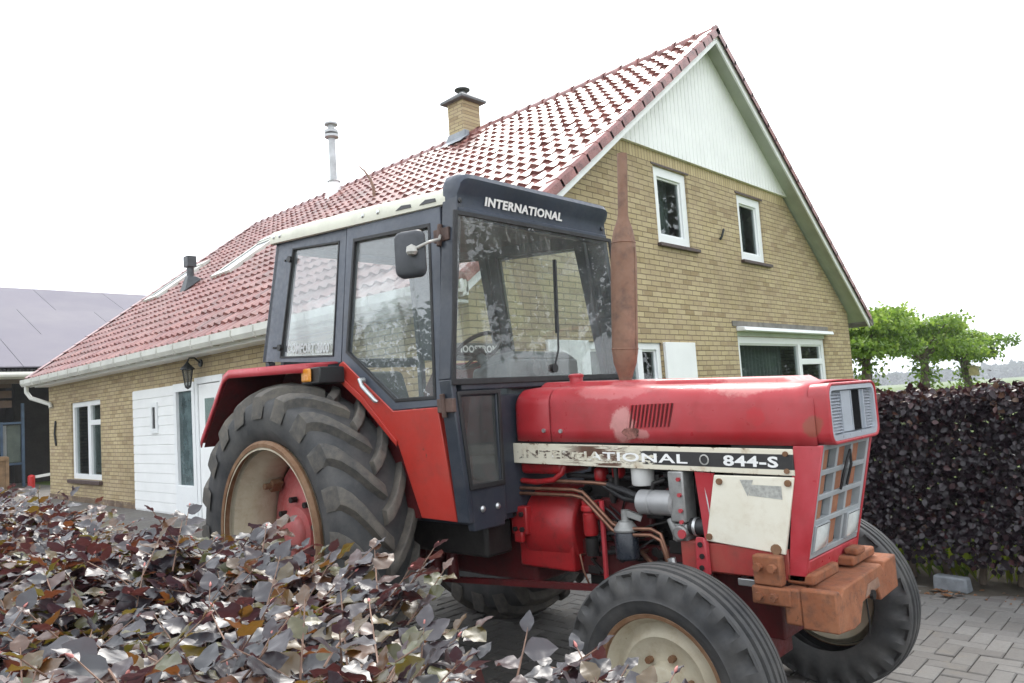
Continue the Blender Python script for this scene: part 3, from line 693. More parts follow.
# door set: boarded panel, glazed sidelight, door
d = MB(); zz = np.linspace(.16, 2.22, 14)
for i in range(13): d.hexa([(-.026, 6.98, zz[i]), (-.026, 8.78, zz[i]), (.03, 8.78, zz[i]), (.03, 6.98, zz[i])], [(-.022, 6.98, zz[i + 1] - .012), (-.022, 8.78, zz[i + 1] - .012), (.03, 8.78, zz[i + 1] - .012), (.03, 6.98, zz[i + 1] - .012)])
d.box(-.012, .04, 6.98, 8.78, .10, 2.22)
db = d.build('white_boarding', M['white'], house, bevel=.003)
q = MB(); q.plate([(-.05, 7.66, 1.46), (-.05, 7.94, 1.46), (-.05, 7.94, 1.98), (-.05, 7.66, 1.98)], [(-.05, 7.73, 1.54), (-.05, 7.87, 1.54), (-.05, 7.87, 1.90), (-.05, 7.73, 1.90)], (.03, 0, 0)); q.build('slot_window', M['white_upvc'], db)
q = MB(); q.box(-.030, -.026, 7.73, 7.87, 1.54, 1.90); q.build('slot_pane', M['black'], db)
d = MB(); d.plate([(-.05, 6.20, .06), (-.05, 6.98, .06), (-.05, 6.98, 2.23), (-.05, 6.20, 2.23)], [(-.05, 6.30, .62), (-.05, 6.88, .62), (-.05, 6.88, 2.10), (-.05, 6.30, 2.10)], (.09, 0, 0))
d.box(-.03, .02, 6.30, 6.88, .1, .60)
sdl = d.build('sidelight', M['white_upvc'], house, bevel=.006)
q = MB(); q.box(.0, .01, 6.28, 6.90, .6, 2.12); q.build('pane', glass_mat('frosted_sidelight_glass', (.35, .42, .42), .35, .15, dustc=(.22, .30, .31)), sdl, smooth=0)
d = MB(); d.plate([(-.05, 5.25, .06), (-.05, 6.18, .06), (-.05, 6.18, 2.28), (-.05, 5.25, 2.28)], [(-.05, 5.33, .1), (-.05, 6.09, .1), (-.05, 6.09, 2.18), (-.05, 5.33, 2.18)], (.09, 0, 0)); fr_ = d.build('door_frame', M['white_upvc'], house, bevel=.006)
d = MB(); d.box(-.03, .02, 5.34, 6.08, .1, 2.17); dr = d.build('front_door', M['white'], house, bevel=.005)
q = MB(); q.box(-.036, -.031, 5.55, 5.87, 1.35, 1.95); q.build('pane', M['glass'], dr)
q = MB(); q.box(-.05, .02, 5.2, 8.8, -.02, .065); q.build('door_step', M['sill'], house, bevel=.005)
# wall lantern over the door
ly = 6.02
def LP(x, y, z): return (x * .8, ly + (y - 6.35) * .8, 2.50 + (z - 2.48) * .8)
lb = MB(); lb.cyl(LP(-.001, 6.35, 2.48), LP(-.03, 6.35, 2.48), .06, 16); lb.tube([LP(-.02, 6.35, 2.48), LP(-.12, 6.36, 2.58), LP(-.22, 6.37, 2.58), LP(-.26, 6.37, 2.50)], .013, 8)
lan = lb.build('wall_lantern', M['lantern'], house)
lc = LP(-.26, 6.37, 2.26)
q = MB(); q.lathe([(.0, .20), (.02, .19), (.04, .16), (.104, .096), (.108, .08)], lc, (0, 0, 1), 12); q.lathe([(.0, -.22), (.02, -.21), (.048, -.19), (.048, -.16)], lc, (0, 0, 1), 8)
for k in range(6):
    an = k * PI / 3; q.bar((lc[0] + .08 * math.cos(an), lc[1] + .08 * math.sin(an), lc[2] + .08), (lc[0] + .044 * math.cos(an), lc[1] + .044 * math.sin(an), lc[2] - .17), .010, .010)
q.build('lantern_cage', M['lantern'], lan)
q = MB(); q.lathe([(.074, .08), (.04, -.16)], lc, (0, 0, 1), 6); q.build('lantern_glass', M['low_glass'], lan, smooth=0)

# ---- roof of real pantiles
rf = MB(); TW, COUR = .2165, 22
nT = int(round((LEN + 2 * OG) / TW)); TW = (LEN + 2 * OG) / nT
SLn = math.hypot(W_ / 2 + OE, (W_ / 2 + OE) * SL); ca, sa = 1 / math.hypot(1, SL), SL / math.hypot(1, SL)
prof = [0, .10, .22, .36, .5, .62, .74, .86, 1.0]
def wave(t):   # S profile: a broad trough and a round roll
    return .042 * (math.sin(2 * PI * (t - .28)) * .5 + .5) ** 1.3
def roof_side(mb, sgn):
    u_e = -OE if sgn > 0 else W_ + OE
    for c in range(COUR):
        s0, s1 = SLn * c / COUR, SLn * (c + 1) / COUR + .03
        for k in range(nT):
            y0 = -OG + k * TW; t_ = random.random(); jz = random.uniform(-.005, .006); jt = random.uniform(-.014, .014); jl = random.uniform(-.007, .007)
            rows = [[], [], []]
            for ti in prof:
                y = y0 + ti * TW; wz = wave(ti) + jz + jt * (ti - .5)
                for r, (s_, lift) in enumerate(((s0, .0), (s0, .042), (s1, .004))):
                    h = wz + lift - .040 + (jl if r == 1 else -jl * .5)
                    if r == 0: h = wz * .4 - .040 - .012
                    rows[r].append((u_e + sgn * (s_ * ca - h * sa), y, roof_z(-OE) + s_ * sa + h * ca))
            mb.grid(rows, t_)
roof_side(rf, 1)
roof = rf.build('roof', M['tile'], house, smooth=40, recalc=False, tint=True)
rr_ = MB(); roof_side(rr_, -1); rr_.build('far_roof_slope', M['tile'], house, smooth=40, recalc=False, tint=True)
# roof underlay + soffit
ul = MB()
for sgn in (1, -1):
    e = -OE if sgn > 0 else W_ + OE
    ul.hexa([(e, -OG + .03, roof_z(e) - .10), (e, LEN + OG - .03, roof_z(e) - .10), (W_ / 2, LEN + OG - .03, HR - .10), (W_ / 2, -OG + .03, HR - .10)],
            [(e, -OG + .03, roof_z(e) - .06), (e, LEN + OG - .03, roof_z(e) - .06), (W_ / 2, LEN + OG - .03, HR - .06), (W_ / 2, -OG + .03, HR - .06)])
ul.build('soffit', M['soffit'], house, smooth=0)
# barge boards
bb = MB()
for sgn in (1, -1):
    e = -OE if sgn > 0 else W_ + OE
    bb.hexa([(e, -OG, roof_z(e) - .20), (W_ / 2, -OG, HR - .20), (W_ / 2, -OG + .028, HR - .20), (e, -OG + .028, roof_z(e) - .20)],
            [(e, -OG, roof_z(e) - .035), (W_ / 2, -OG, HR - .035), (W_ / 2, -OG + .028, HR - .035), (e, -OG + .028, roof_z(e) - .035)])
bb.build('barge_board', M['white'], house, smooth=0)
# verge tiles: short overlapping capped pieces
for sgn, nm in ((1, 'verge_tiles'), (-1, 'verge_tiles')):
  for yy in (-OG, LEN + OG):
    vt = MB(); e = -OE if sgn > 0 else W_ + OE; yo = -.035 if yy < 0 else .035
    for c in range(COUR):
        s0, s1 = SLn * c / COUR - .01, SLn * (c + 1) / COUR + .03
        P = lambda s_, h: (e + sgn * (s_ * ca - h * sa), roof_z(-OE) + s_ * sa + h * ca)
        sec0 = [(-.16, .035), (-.02, .05), (yo * 1.3, .02), (yo * 1.3, -.075)] if yy < 0 else [(.16, .035), (.02, .05), (yo * 1.3, .02), (yo * 1.3, -.075)]
        lo = [(P(s0, h + .004)[0], yy - (0 if yy < 0 else 0) + (-a if abs(a) > .1 else a), P(s0, h + .004)[1]) for a, h in sec0]
        hi = [(P(s1, h - .006)[0], yy + (-a if abs(a) > .1 else a), P(s1, h - .006)[1]) for a, h in sec0]
        vt.grid([lo, hi]); vt.add(lo, [(0, 1, 2, 3)])
    vt.build(nm, M['ridge_tile'], house, smooth=0, recalc=False)
# ridge tiles
rt = MB(); nR = 42
for i in range(nR):
    y0 = -OG - .03 + i * (LEN + 2 * OG + .06) / nR; y1 = y0 + (LEN + 2 * OG + .06) / nR + .03
    rows = []
    for y, rr in ((y0, .118), (y0 + .03, .125), (y0 + .06, .112), (y1, .100)):
        rows.append([(W_ / 2 + rr * math.cos(a), y, HR - .055 + rr * 1.05 * math.sin(a)) for a in np.linspace(-.35, PI + .35, 11)])
    rt.grid(rows)
    if i == 0: rt.add(rows[0], [tuple(range(11))])
rt.build('ridge_tiles', M['ridge_tile'], house, smooth=50)
# gutter and downpipe
gt = MB(); prof_g = [(-.02, .055), (-.02, -.02), (-.05, -.075), (-.12, -.08), (-.15, -.03), (-.155, .055), (-.165, .055), (-.165, -.035), (-.13, -.095), (-.04, -.09), (-.005, -.03), (-.005, .055)]
gx, gz = -OE + .04, 2.73
gt.hexa([(gx + a, -OG - .03, gz + b) for a, b in prof_g], [(gx + a, LEN + OG + .05, gz + b) for a, b in prof_g])
gut = gt.build('gutter', M['gutter'], house, smooth=0)
fb = MB(); fb.box(-OE + .05, -OE + .075, -OG, LEN + OG, 2.62, 2.80); fb.box(-OE + .075, .0, -.0, LEN, 2.60, 2.63); fb.build('eaves_board', M['white'], house, smooth=0)
br = MB()
for i in range(24): br.tube([(gx - .172, -.2 + i * .61, gz + .05), (gx - .172, -.2 + i * .61, gz - .03), (gx - .13, -.2 + i * .61, gz - .104), (gx - .03, -.2 + i * .61, gz - .098)], .009, 6)
br.each('gutter_bracket', M['gutter'], gut)
dp = MB(); dp.tube([(gx - .08, LEN + OG - .12, gz - .08), (gx - .08, LEN + OG - .12, gz - .22), (gx - .02, LEN + .08, gz - .36), (-.06, LEN - .3, gz - .52), (-.055, LEN - .34, gz - .6)], .045, 12); dp.build('downpipe', M['gutter'], house, smooth=60)
gr = MB(); gr.hexa([(W_ + OE - .04 - a, -OG - .03, gz + b) for a, b in prof_g], [(W_ + OE - .04 - a, LEN + OG, gz + b) for a, b in prof_g]); gr.build('gutter', M['lintel'], house, smooth=0)
# chimney
ch = MB(); ch.box(5.0, 5.47, 5.06, 5.50, 6.4, 7.66); chim = ch.build('chimney', M['brick_y'], house, smooth=0)
q = MB(); q.hexa([(4.90, 4.95, 7.665), (5.57, 4.95, 7.665), (5.57, 5.61, 7.665), (4.90, 5.61, 7.665)], [(4.90, 4.95, 7.71), (5.57, 4.95, 7.71), (5.57, 5.61, 7.71), (4.90, 5.61, 7.71)])
q.hexa([(4.90, 4.95, 7.711), (5.57, 4.95, 7.711), (5.57, 5.61, 7.711), (4.90, 5.61, 7.711)], [(5.1, 5.15, 7.86), (5.36, 5.15, 7.86), (5.36, 5.4, 7.86), (5.1, 5.4, 7.86)])
q.build('chimney_cap', M['slate'], chim, smooth=0)
q = MB(); q.cyl((5.23, 5.28, 7.84), (5.23, 5.28, 7.93), .06, 16); q.lathe([(.0, .03), (.08, .03), (.16, .0), (.16, -.015), (.05, .0)], (5.23, 5.28, 7.97), (0, 0, 1), 20); q.build('chimney_cowl', M['slate'], chim)
q = MB(); q.box(4.97, 5.1, 5.02, 5.057, 6.65, 7.02); q.grid([[(4.78, 4.95, roof_z(4.78) + .07), (4.78, 5.6, roof_z(4.78) + .07)], [(4.99, 4.95, roof_z(4.99) + .075), (4.99, 5.6, roof_z(4.99) + .075)], [(4.994, 5.02, roof_z(4.99) + .2), (4.994, 5.53, roof_z(4.99) + .2)]])
q.build('chimney_flashing', M['lead'], chim, smooth=0)
# steel flue with white conical foot
q = MB(); fx, fy = 4.98, 9.62
q.lathe([(.30, -.35), (.14, .22), (.14, .28)], (fx, fy, roof_z(fx)), (0, 0, 1), 20); fl = q.build('flue', M['white'], house)
zb = roof_z(fx)
q = MB(); q.cyl((fx, fy, zb + .2), (fx, fy, zb + 1.42), .085, 20); q.lathe([(.10, 0), (.17, .03), (.17, .09), (.10, .1)], (fx, fy, zb + 1.36), (0, 0, 1), 20); q.lathe([(.10, 0), (.16, .0), (.16, .06), (.10, .1), (.08, .1), (.08, .2), (.16, .2), (.16, .24), (.0, .27)], (fx, fy, zb + 1.5), (0, 0, 1), 20)
q.lathe([(.15, 0), (.16, .03), (.12, .05)], (fx, fy, zb + .28), (0, 0, 1), 20); q.build('flue_pipe', M['flue_steel'], fl)
# roof windows lying in the slope
def skylight(v0, v1, u0, u1):
    def P(u, v, h): return (u - h * sa, v, roof_z(u) + h * ca)
    q = MB(); a = [(u0, v0), (u1, v0), (u1, v1), (u0, v1)]; b = [(u0 + .1, v0 + .1), (u1 - .1, v0 + .1), (u1 - .1, v1 - .1), (u0 + .1, v1 - .1)]
    q.plate([P(u, v, .075) for u, v in a], [P(u, v, .075) for u, v in b], Vector(P(0, 0, -.09)) - Vector(P(0, 0, 0)))
    q.hexa([P(u1 - .02, v0 - .02, .02), P(u1 + .18, v0 - .02, .02), P(u1 + .18, v1 + .02, .02), P(u1 - .02, v1 + .02, .02)], [P(u1 - .02, v0 - .02, .10), P(u1 + .18, v0 - .02, .08), P(u1 + .18, v1 + .02, .08), P(u1 - .02, v1 + .02, .10)])
    fo = q.build('skylight', M['gutter'], house, smooth=0)
    g_ = MB(); g_.hexa([P(u, v, .055) for u, v in b], [P(u, v, .06) for u, v in b]); g_.build('skylight_pane', simple('pale_roof_glass', (.05, .06, .07), .08, 0, .1, 2), fo, smooth=0)
skylight(12.55, 13.35, 1.96, 3.10); skylight(8.9, 9.75, 1.96, 3.10)
def RP(u, v, h): return (u - h * sa, v, roof_z(u) + h * ca)
q = MB(); u, v = 1.95, 10.75
q.hexa([RP(u - .17, v - .15, .03), RP(u + .2, v - .15, .03), RP(u + .2, v + .15, .03), RP(u - .17, v + .15, .03)], [(u - .08, v - .08, roof_z(u) + .24), (u + .08, v - .08, roof_z(u) + .24), (u + .08, v + .08, roof_z(u) + .24), (u - .08, v + .08, roof_z(u) + .24)])
q.cyl((u, v, roof_z(u) + .1), (u, v, roof_z(u) + .5), .075, 16); q.box(u - .10, u + .10, v - .11, v + .11, roof_z(u) + .44, roof_z(u) + .68)
q.build('roof_vent', M['vent'], house, bevel=.008)
q = MB(); u, v = 3.4, 5.95; z = roof_z(u)
q.tube([(u, v, z - .1), (u, v + .02, z + .18), (u, v + .1, z + .36), (u, v + .28, z + .58), (u, v + .46, z + .72)], [.035, .03, .026, .018, .012], 8); q.build('bent_pipe', M['rust'], house)

# ================================================================== TRACTOR (local x = forward, y = away from the viewer's side, z up)
tractor = tag(empty('tractor', (-1.80328929, -1.57901195, 0), -PI / 2), 'faded red farm tractor with a dark blue glazed cab parked between the hedges', 'tractor')
def T(a, s, z): return (a, -s, z)
def S_(z): return .75 - .129 * (z - 1.73) if z > 1.73 else .75 + .10 * (z - 1.73)
def CS(a, z, d=0): return T(a, S_(z) + d, z)
def RC(poly, d=0): return [CS(a, z, d) for a, z in poly]
def mir(pts): return [(p[0], -p[1], p[2]) for p in pts]

# ---- rear wheels
def tyre_R(w, hw, R, sh):            # carcass outline
    t = abs(w) / hw
    return R - sh * t ** 3.2
def rear_tyre():
    R, hw = .835, .215
    mb = MB()
    prof = [(.535, .165), (.56, .20), (.62, .225), (.70, .232), (.765, .225)]
    prof = [(r, -w_) for r, w_ in prof]
    crown = [(tyre_R(w_, hw, R, .055), w_) for w_ in np.linspace(-hw, hw, 9)]
    full = prof + crown + [(r, -w_) for r, w_ in reversed(prof)]
    mb.lathe(full, (0, 0, 0), (0, 1, 0), 96)
    return mb.build('tyre', M['rubber'], smooth=50)
def rear_lugs():
    """bars of the tread, chevron, one mesh: surface pattern of the tyre"""
    R, hw, n = .835, .215, 20; mb = MB()
    for side in (-1, 1):
        for k in range(n):
            ph0 = 2 * PI * (k + (.5 if side > 0 else 0)) / n
            st = [(-.06, 0), (.10, .03), (.35, .10), (.62, .20), (.85, .285), (1.0, .33), (1.08, .35), (1.125, .36)]
            rows = []
            for i, (t, sw) in enumerate(st):
                w_ = side * t * hw
                Rb = tyre_R(min(abs(t), 1.0) * hw, hw, R, .055) - .012
                if i == len(st) - 2: Rb -= .02
                if i == len(st) - 1: Rb -= .085
                top = Rb + .062 - (.010 if i == 0 else 0)
                if i == len(st) - 1: top = Rb + .02
                bw = (.040 + .024 * max(t, 0)) ; tw = bw * .70
                ph = ph0 + sw
                def P(r, off): an = ph + off / R; return (r * math.cos(an), w_, r * math.sin(an))
                rows.append([P(Rb, -bw - .006), P(top - .004, -tw - .004), P(top, -tw * .8), P(top, tw * .8), P(top - .004, tw + .004), P(Rb, bw + .006)])
            mb.grid(rows); mb.add(rows[0], [(0, 1, 2, 3, 4, 5)]); mb.add(rows[-1], [(5, 4, 3, 2, 1, 0)])
    return mb.build('tread_bars', M['tread'], smooth=28)
def rear_rim():
    mb = MB()
    prof = [(.505, .226), (.535, .222), (.545, .205), (.535, .17), (.505, .165), (.495, .12), (.47, .09), (.455, .02), (.452, -.05), (.46, -.09), (.50, -.14), (.54, -.17), (.55, -.2)]
    mb.lathe([(r, -w_) for r, w_ in prof], (0, 0, 0), (0, 1, 0), 72)
    # thickness: inner copy is the same sheet seen from inside
    return mb
def make_rear_wheel(side, z):
    c = (-.38, -side * .857, z)
    hub = MB()
    hub.lathe([(r, -w_) for r, w_ in [(.455, -.10), (.44, -.085), (.36, -.075), (.29, -.04), (.235, -.012), (.16, -.004), (.152, .030), (.105, .034), (.10, .052), (.085, .066), (.03, .07), (.0, .07)]], (0, 0, 0), (0, 1, 0), 48)
    wheel = hub.build('rear_wheel', M['hub_red'], tractor, smooth=40); wheel.location = c; wheel.scale = (1.03, 1.03, 1.03)
    ty = rear_tyre(); ty.parent = wheel; lg = rear_lugs(); lg.parent = wheel
    rm = rear_rim(); ro = rm.build('rim', M['rim_cream'], wheel, smooth=40)
    e = MB(); e.lathe([(r, -w_) for r, w_ in [(.518, .190), (.518, .231), (.540, .234), (.556, .218), (.553, .200)]], (0, 0, 0), (0, 1, 0), 72); e.build('rim_edge', M['rim_rust'], wheel, smooth=50)
    b = MB()
    for k in range(8):
        an = 2 * PI * (k + .3) / 8; x_, z_ = .195 * math.cos(an), .195 * math.sin(an)
        b.cyl((x_, .0, z_), (x_, -.040, z_), .019, 6)
    b.each('wheel_nut', M['dark_metal'], wheel, smooth=0)
    l = MB()
    for k in range(6):
        an = 2 * PI * (k + .36) / 6
        cx, cz = .43 * math.cos(an), .43 * math.sin(an)
        l.bar((cx * 1.03, .03, cz * 1.03), (cx * .93, .03, cz * .93), .07, .07, (0, 1, 0)); l.cyl((cx * .98, .0, cz * .98), (cx * .98, -.05, cz * .98), .022, 6)
    l.each('rim_clamp', M['rim_rust'], wheel, 2, smooth=0, bevel=.004)
    return wheel
RZ = .893
rw1 = make_rear_wheel(1, RZ)
def copy_tree(o, parent=None):
    c = o.copy(); col.objects.link(c)
    if parent: c.parent = parent
    for ch in list(o.children): copy_tree(ch, c)
    return c
rw2 = copy_tree(rw1, tractor); rw2.location = (-.38, .857, RZ); rw2.rotation_euler = (0, .13, PI)

# ---- front wheels
def front_tyre():
    R, mb = .46, MB(); n = 132
    # outline: (radius, offset from centre plane); the shoulder rows carry the notches
    prof = [(.272, -.075, 0), (.285, -.092, 0), (.32, -.104, 0), (.332, -.106, 0), (.338, -.110, 0), (.344, -.106, 0), (.36, -.106, 0), (.392, -.104, 1), (.418, -.100, 2), (.434, -.094, 2), (.444, -.086, 0), (.449, -.080, 0),
            (.452, -.062, 0), (.440, -.058, 0), (.440, -.050, 0), (.457, -.046, 0), (.459, -.026, 0), (.444, -.022, 0), (.444, -.014, 0), (.460, -.010, 0),
            (.460, .010, 0), (.444, .014, 0), (.444, .022, 0), (.459, .026, 0), (.457, .046, 0), (.440, .050, 0), (.440, .058, 0), (.452, .062, 0), (.449, .080, 0),
            (.444, .086, 0), (.434, .094, 2), (.418, .100, 2), (.392, .104, 1), (.36, .106, 0), (.32, .104, 0), (.285, .092, 0), (.272, .075, 0)]
    rows = []
    for r, w_, kind in prof:
        row = []
        for k in range(n + 1):
            an = 2 * PI * k / n; ph = (k % 6)
            rr, ww = r, w_
            notch = ph in (2, 3, 4)
            if kind == 2 and notch: ww = w_ * .77; rr = r - .008
            if kind == 1 and notch: ww = w_ * (.84 if ph == 3 else .89)
            if kind == 0 and abs(w_) == .086 and notch: rr = r - .004
            row.append((rr * math.cos(an), ww, rr * math.sin(an)))
        rows.append(row)
    mb.grid(rows)
    return mb.build('tyre', M['rubber'], smooth=38)
def make_front_wheel(c):
    mb = MB()
    mb.lathe([(r, -w_) for r, w_ in [(.285, .082), (.270, .078), (.258, .066), (.250, .040), (.236, .022), (.215, .026), (.200, .040), (.185, .046), (.178, .040), (.12, .018), (.10, .016), (.085, .02), (.075, .06), (.05, .07), (.0, .07)]], (0, 0, 0), (0, 1, 0), 64)
    wl = mb.build('front_wheel', M['rim_cream'], tractor, smooth=40); wl.location = c
    t = front_tyre(); t.parent = wl
    e = MB(); e.lathe([(r, -w_) for r, w_ in [(.262, .072), (.266, .088), (.282, .092), (.290, .084), (.286, .072)]], (0, 0, 0), (0, 1, 0), 64); e.build('rim_edge', M['rim_rust'], wl, smooth=50)
    b = MB()
    for k in range(6):
        an = 2 * PI * k / 6 + .2; b.cyl((.11 * math.cos(an), -.01, .11 * math.sin(an)), (.11 * math.cos(an), -.045, .11 * math.sin(an)), .014, 6)
    b.each('wheel_nut', M['rim_rust'], wl, smooth=0)
    return wl
FA = 2.07
fw1 = make_front_wheel((FA, -.705, .455))
fw2 = copy_tree(fw1, tractor); fw2.location = (FA + .03, .80, .455); fw2.rotation_euler = (0, .4, PI)

# ---- chassis, transmission, engine
q = MB(); q.box(-.66, .15, -.28, .28, .60, 1.08); q.box(.15, .95, -.22, .22, .60, 1.05); q.cyl(T(-.38, .75, RZ), T(-.38, -.75, RZ), .15, 24); q.cyl(T(-.38, .5, RZ), T(-.38, -.5, RZ), .22, 24)
for s in (.2, .3, .26):
    pass
q.box(.05, .16, -.42, -.32, .70, .95); q.box(.22, .30, -.40, -.30, .68, .92); q.box(.36, .45, -.38, -.28, .72, .95)
q.build('transmission', M['red_dark'], tractor, bevel=.02)
q = MB()
for a in (.08, .27, .42): q.cyl(T(a, .36, .60), T(a, .36, .80), .035, 12)
q.bar(T(.3, .33, .58), T(1.5, .30, .66), .03, .03); q.build('brake_linkage', M['red_dark'], tractor)
bh = MB(); bh.lathe([(.20, 0), (.225, .005), (.23, .03), (.225, .30), (.20, .34), (.05, .34)], T(.92, .06, .90), (1, 0, 0), 40)
bh.box(.87, 1.25, -.26, .26, .70, .98)
bell = bh.build('bell_housing', M['red_oily'], tractor, bevel=.012)
q = MB(); q.box(.87, .985, -.315, -.26, .88, 1.03); q.box(.90, .96, -.33, -.30, .84, .9)
q.build('mounting_flange', M['red_oily'], bell, bevel=.008)
q = MB()
for a, z in ((.905, .99), (.955, .99), (.905, .91), (.955, .91)): q.cyl(T(a, .31, z), T(a, .33, z), .014, 6)
q.each('flange_bolt', M['dark_metal'], bell, smooth=0)
eb = MB(); eb.box(1.25, 2.10, -.14, .20, .58, 1.20); eb.box(1.28, 2.05, -.11, .16, 1.16, 1.34); eb.box(1.3, 2.0, -.17, .2, .50, .62)
eng = eb.build('engine_block', M['dark_metal'], tractor, bevel=.015)
q = MB(); q.box(1.18, 2.0, -.19, -.15, .68, .86); q.box(1.4, 1.7, -.2, -.15, .88, 1.08)
q.each('engine_side_cover', M['red_dark'], eng, bevel=.012)
q = MB(); q.lathe([(.0, 0), (.034, .002), (.038, .02), (.038, .11), (.03, .12), (.045, .125), (.045, .15), (.02, .16)], T(1.385, .27, .90), (0, 0, 1), 20); q.box(1.35, 1.43, -.29, -.22, 1.05, 1.075); q.cyl(T(1.41, .25, 1.0), T(1.47, .27, 1.0), .02, 10)
q.build('fuel_pump', M['red_oily'], eng, bevel=.003)
q = MB(); q.lathe([(.0, 0), (.03, .002), (.034, .02), (.034, .09)], T(1.385, .27, .80), (0, 0, 1), 16); q.build('sediment_bowl', M['dark_metal'], eng)
q = MB(); q.lathe([(0, 0), (.05, .002), (.058, .012), (.058, .12), (.05, .135)], T(1.62, .30, .81), (0, 0, 1), 24); oil = q.build('oil_filter', M['black_filter'], eng)
q = MB(); q.lathe([(.058, 0), (.06, .01), (.035, .045), (.02, .05), (.018, .10)], T(1.62, .30, .945), (0, 0, 1), 20); q.bar(T(1.62, .29, 1.03), T(1.68, .25, 1.0), .05, .03); q.build('filter_head', M['alu'], eng, bevel=.003)
q = MB(); q.lathe([(.0, 0), (.05, .003), (.056, .012), (.056, .11), (.05, .12)], T(1.70, .24, 1.155), (0, 0, 1), 24); q.build('fuel_filter', M['white_filter'], eng)
q = MB(); q.lathe([(0, 0), (.05, .004), (.058, .012), (.058, .07), (.052, .075), (.052, .085), (.058, .09), (.058, .19), (.04, .2)], T(1.70, .285, 1.085), (1, 0, 0), 24); q.build('alternator', simple('pale_alternator_can', (.32, .32, .32), .4, .3, .12), eng)
q = MB(); q.box(1.885, 1.965, -.32, -.22, 1.005, 1.235); q.box(1.88, 1.96, -.31, -.2, .92, 1.0); q.cyl(T(1.93, .33, .96), T(1.93, .24, .96), .035, 14); q.cyl(T(1.87, .30, 1.02), T(1.91, .30, .92), .02, 8)
q.build('timing_cover', M['alu'], eng, bevel=.012)
q = MB()
for z in (1.20, 1.13, 1.06, 1.01): q.cyl(T(1.945, .321, z), T(1.945, .333, z), .010, 6)
q.cyl(T(1.95, .335, .96), T(1.95, .345, .96), .020, 10)
q.each('red_bolt', M['red'], eng, smooth=0)
q = MB(); q.tube([T(1.965, .275, .985), T(2.0, .275, .985), T(2.09, .255, .985), T(2.2, .20, .985)], .037, 14); q.build('radiator_hose', M['black_rubber'], eng)
q = MB(); q.lathe([(.040, 0), (.043, .003), (.043, .012), (.040, .015)], T(1.985, .275, .985), (1, 0, 0), 16); q.build('hose_clip', M['zinc'], eng)
for dz, ds in ((0, 0), (-.028, .004)):
    q = MB(); q.tube([T(.88, .28 + ds, 1.125 + dz), T(1.30, .285 + ds, 1.128 + dz), T(1.36, .285 + ds, 1.118 + dz), T(1.40, .29 + ds, 1.09 + dz), T(1.55, .31 + ds, .975 + dz), T(1.60, .31 + ds, .955 + dz), T(1.77, .31 + ds, .965 + dz), T(1.82, .31 + ds, .945 + dz), T(1.84, .31 + ds, .88 + dz), T(1.85, .30, .80 + dz)], .0095, 8)
    q.build('steel_pipe', M['copper'], tractor, smooth=60)
q = MB(); q.tube([T(.88, .27, 1.165), T(1.2, .27, 1.168), T(1.42, .27, 1.165), T(1.52, .25, 1.155)], .010, 8); q.build('steel_pipe', M['copper'], tractor)
q = MB(); q.tube([T(1.5, .255, 1.155), T(1.6, .262, 1.13), T(1.7, .27, 1.10), T(1.78, .27, 1.085)], .017, 10); q.tube([T(1.46, .25, 1.155), T(1.58, .24, 1.09), T(1.7, .25, 1.08)], .015, 10); q.tube([T(1.2, .2, 1.19), T(1.6, .2, 1.185), T(1.95, .22, 1.18)], .014, 8); q.each('rubber_hose', M['black_rubber'], tractor)
q = MB(); q.tube([T(1.47, .28, 1.08), T(1.475, .29, .70)], .013, 8); q.build('red_rod', M['red'], tractor)
q = MB(); q.tube([T(1.86, .30, .84), T(1.87, .30, .78)], .02, 10); q.build('pipe_end', M['zinc'], tractor)
q = MB(); q.box(.92, 1.22, -.27, -.02, 1.20, 1.275); q.tube([T(.93, .27, 1.165), T(1.05, .28, 1.16), T(1.17, .28, 1.175), T(1.22, .27, 1.21), T(1.235, .26, 1.25)], .016, 8); q.box(1.40, 1.46, -.25, -.17, 1.16, 1.24); q.box(1.52, 1.57, -.26, -.18, 1.18, 1.26)
q.each('steering_valve_cover', M['red_oily'], tractor, bevel=.025, seg=3)
q = MB(); q.tube([T(2.055, .30, 1.235), T(2.07, .305, 1.12), T(2.085, .305, 1.0), T(2.09, .30, .95)], .005, 6); q.each('wire', M['zinc'], tractor)
q = MB(); q.lathe([(.012, 0), (.02, .03), (.02, .12), (.012, .13)], T(1.50, .22, 1.06), (0, 0, 1), 10); q.build('injector', M['dark_metal'], eng)
# small clutter on the engine's flank
rc = random.Random(3); q = MB()
for i in range(26):
    a, z = rc.uniform(1.28, 2.0), rc.uniform(.66, 1.2); L_ = rc.uniform(.03, .10)
    if rc.random() < .5: q.cyl(T(a, .14, z), T(a, .19 + rc.random() * .03, z), rc.uniform(.012, .03), 8)
    else: q.box(a, a + L_, -.20 - rc.random() * .03, -.13, z, z + rc.uniform(.02, .06))
q.each('engine_fitting', M['dark_metal'], eng, bevel=.004)
q = MB(); pts = [T(1.3, .22, 1.10), T(1.35, .24, 1.0), T(1.5, .24, .95), T(1.7, .24, 1.03), T(1.9, .22, 1.08)]
q.tube(pts, .007, 6); q.tube([(p[0], p[1] + .02, p[2] - .07) for p in pts], .006, 6); q.tube([T(1.55, .25, 1.15), T(1.55, .25, 1.25)], .014, 8); q.each('injector_pipe', M['dark_metal'], eng)

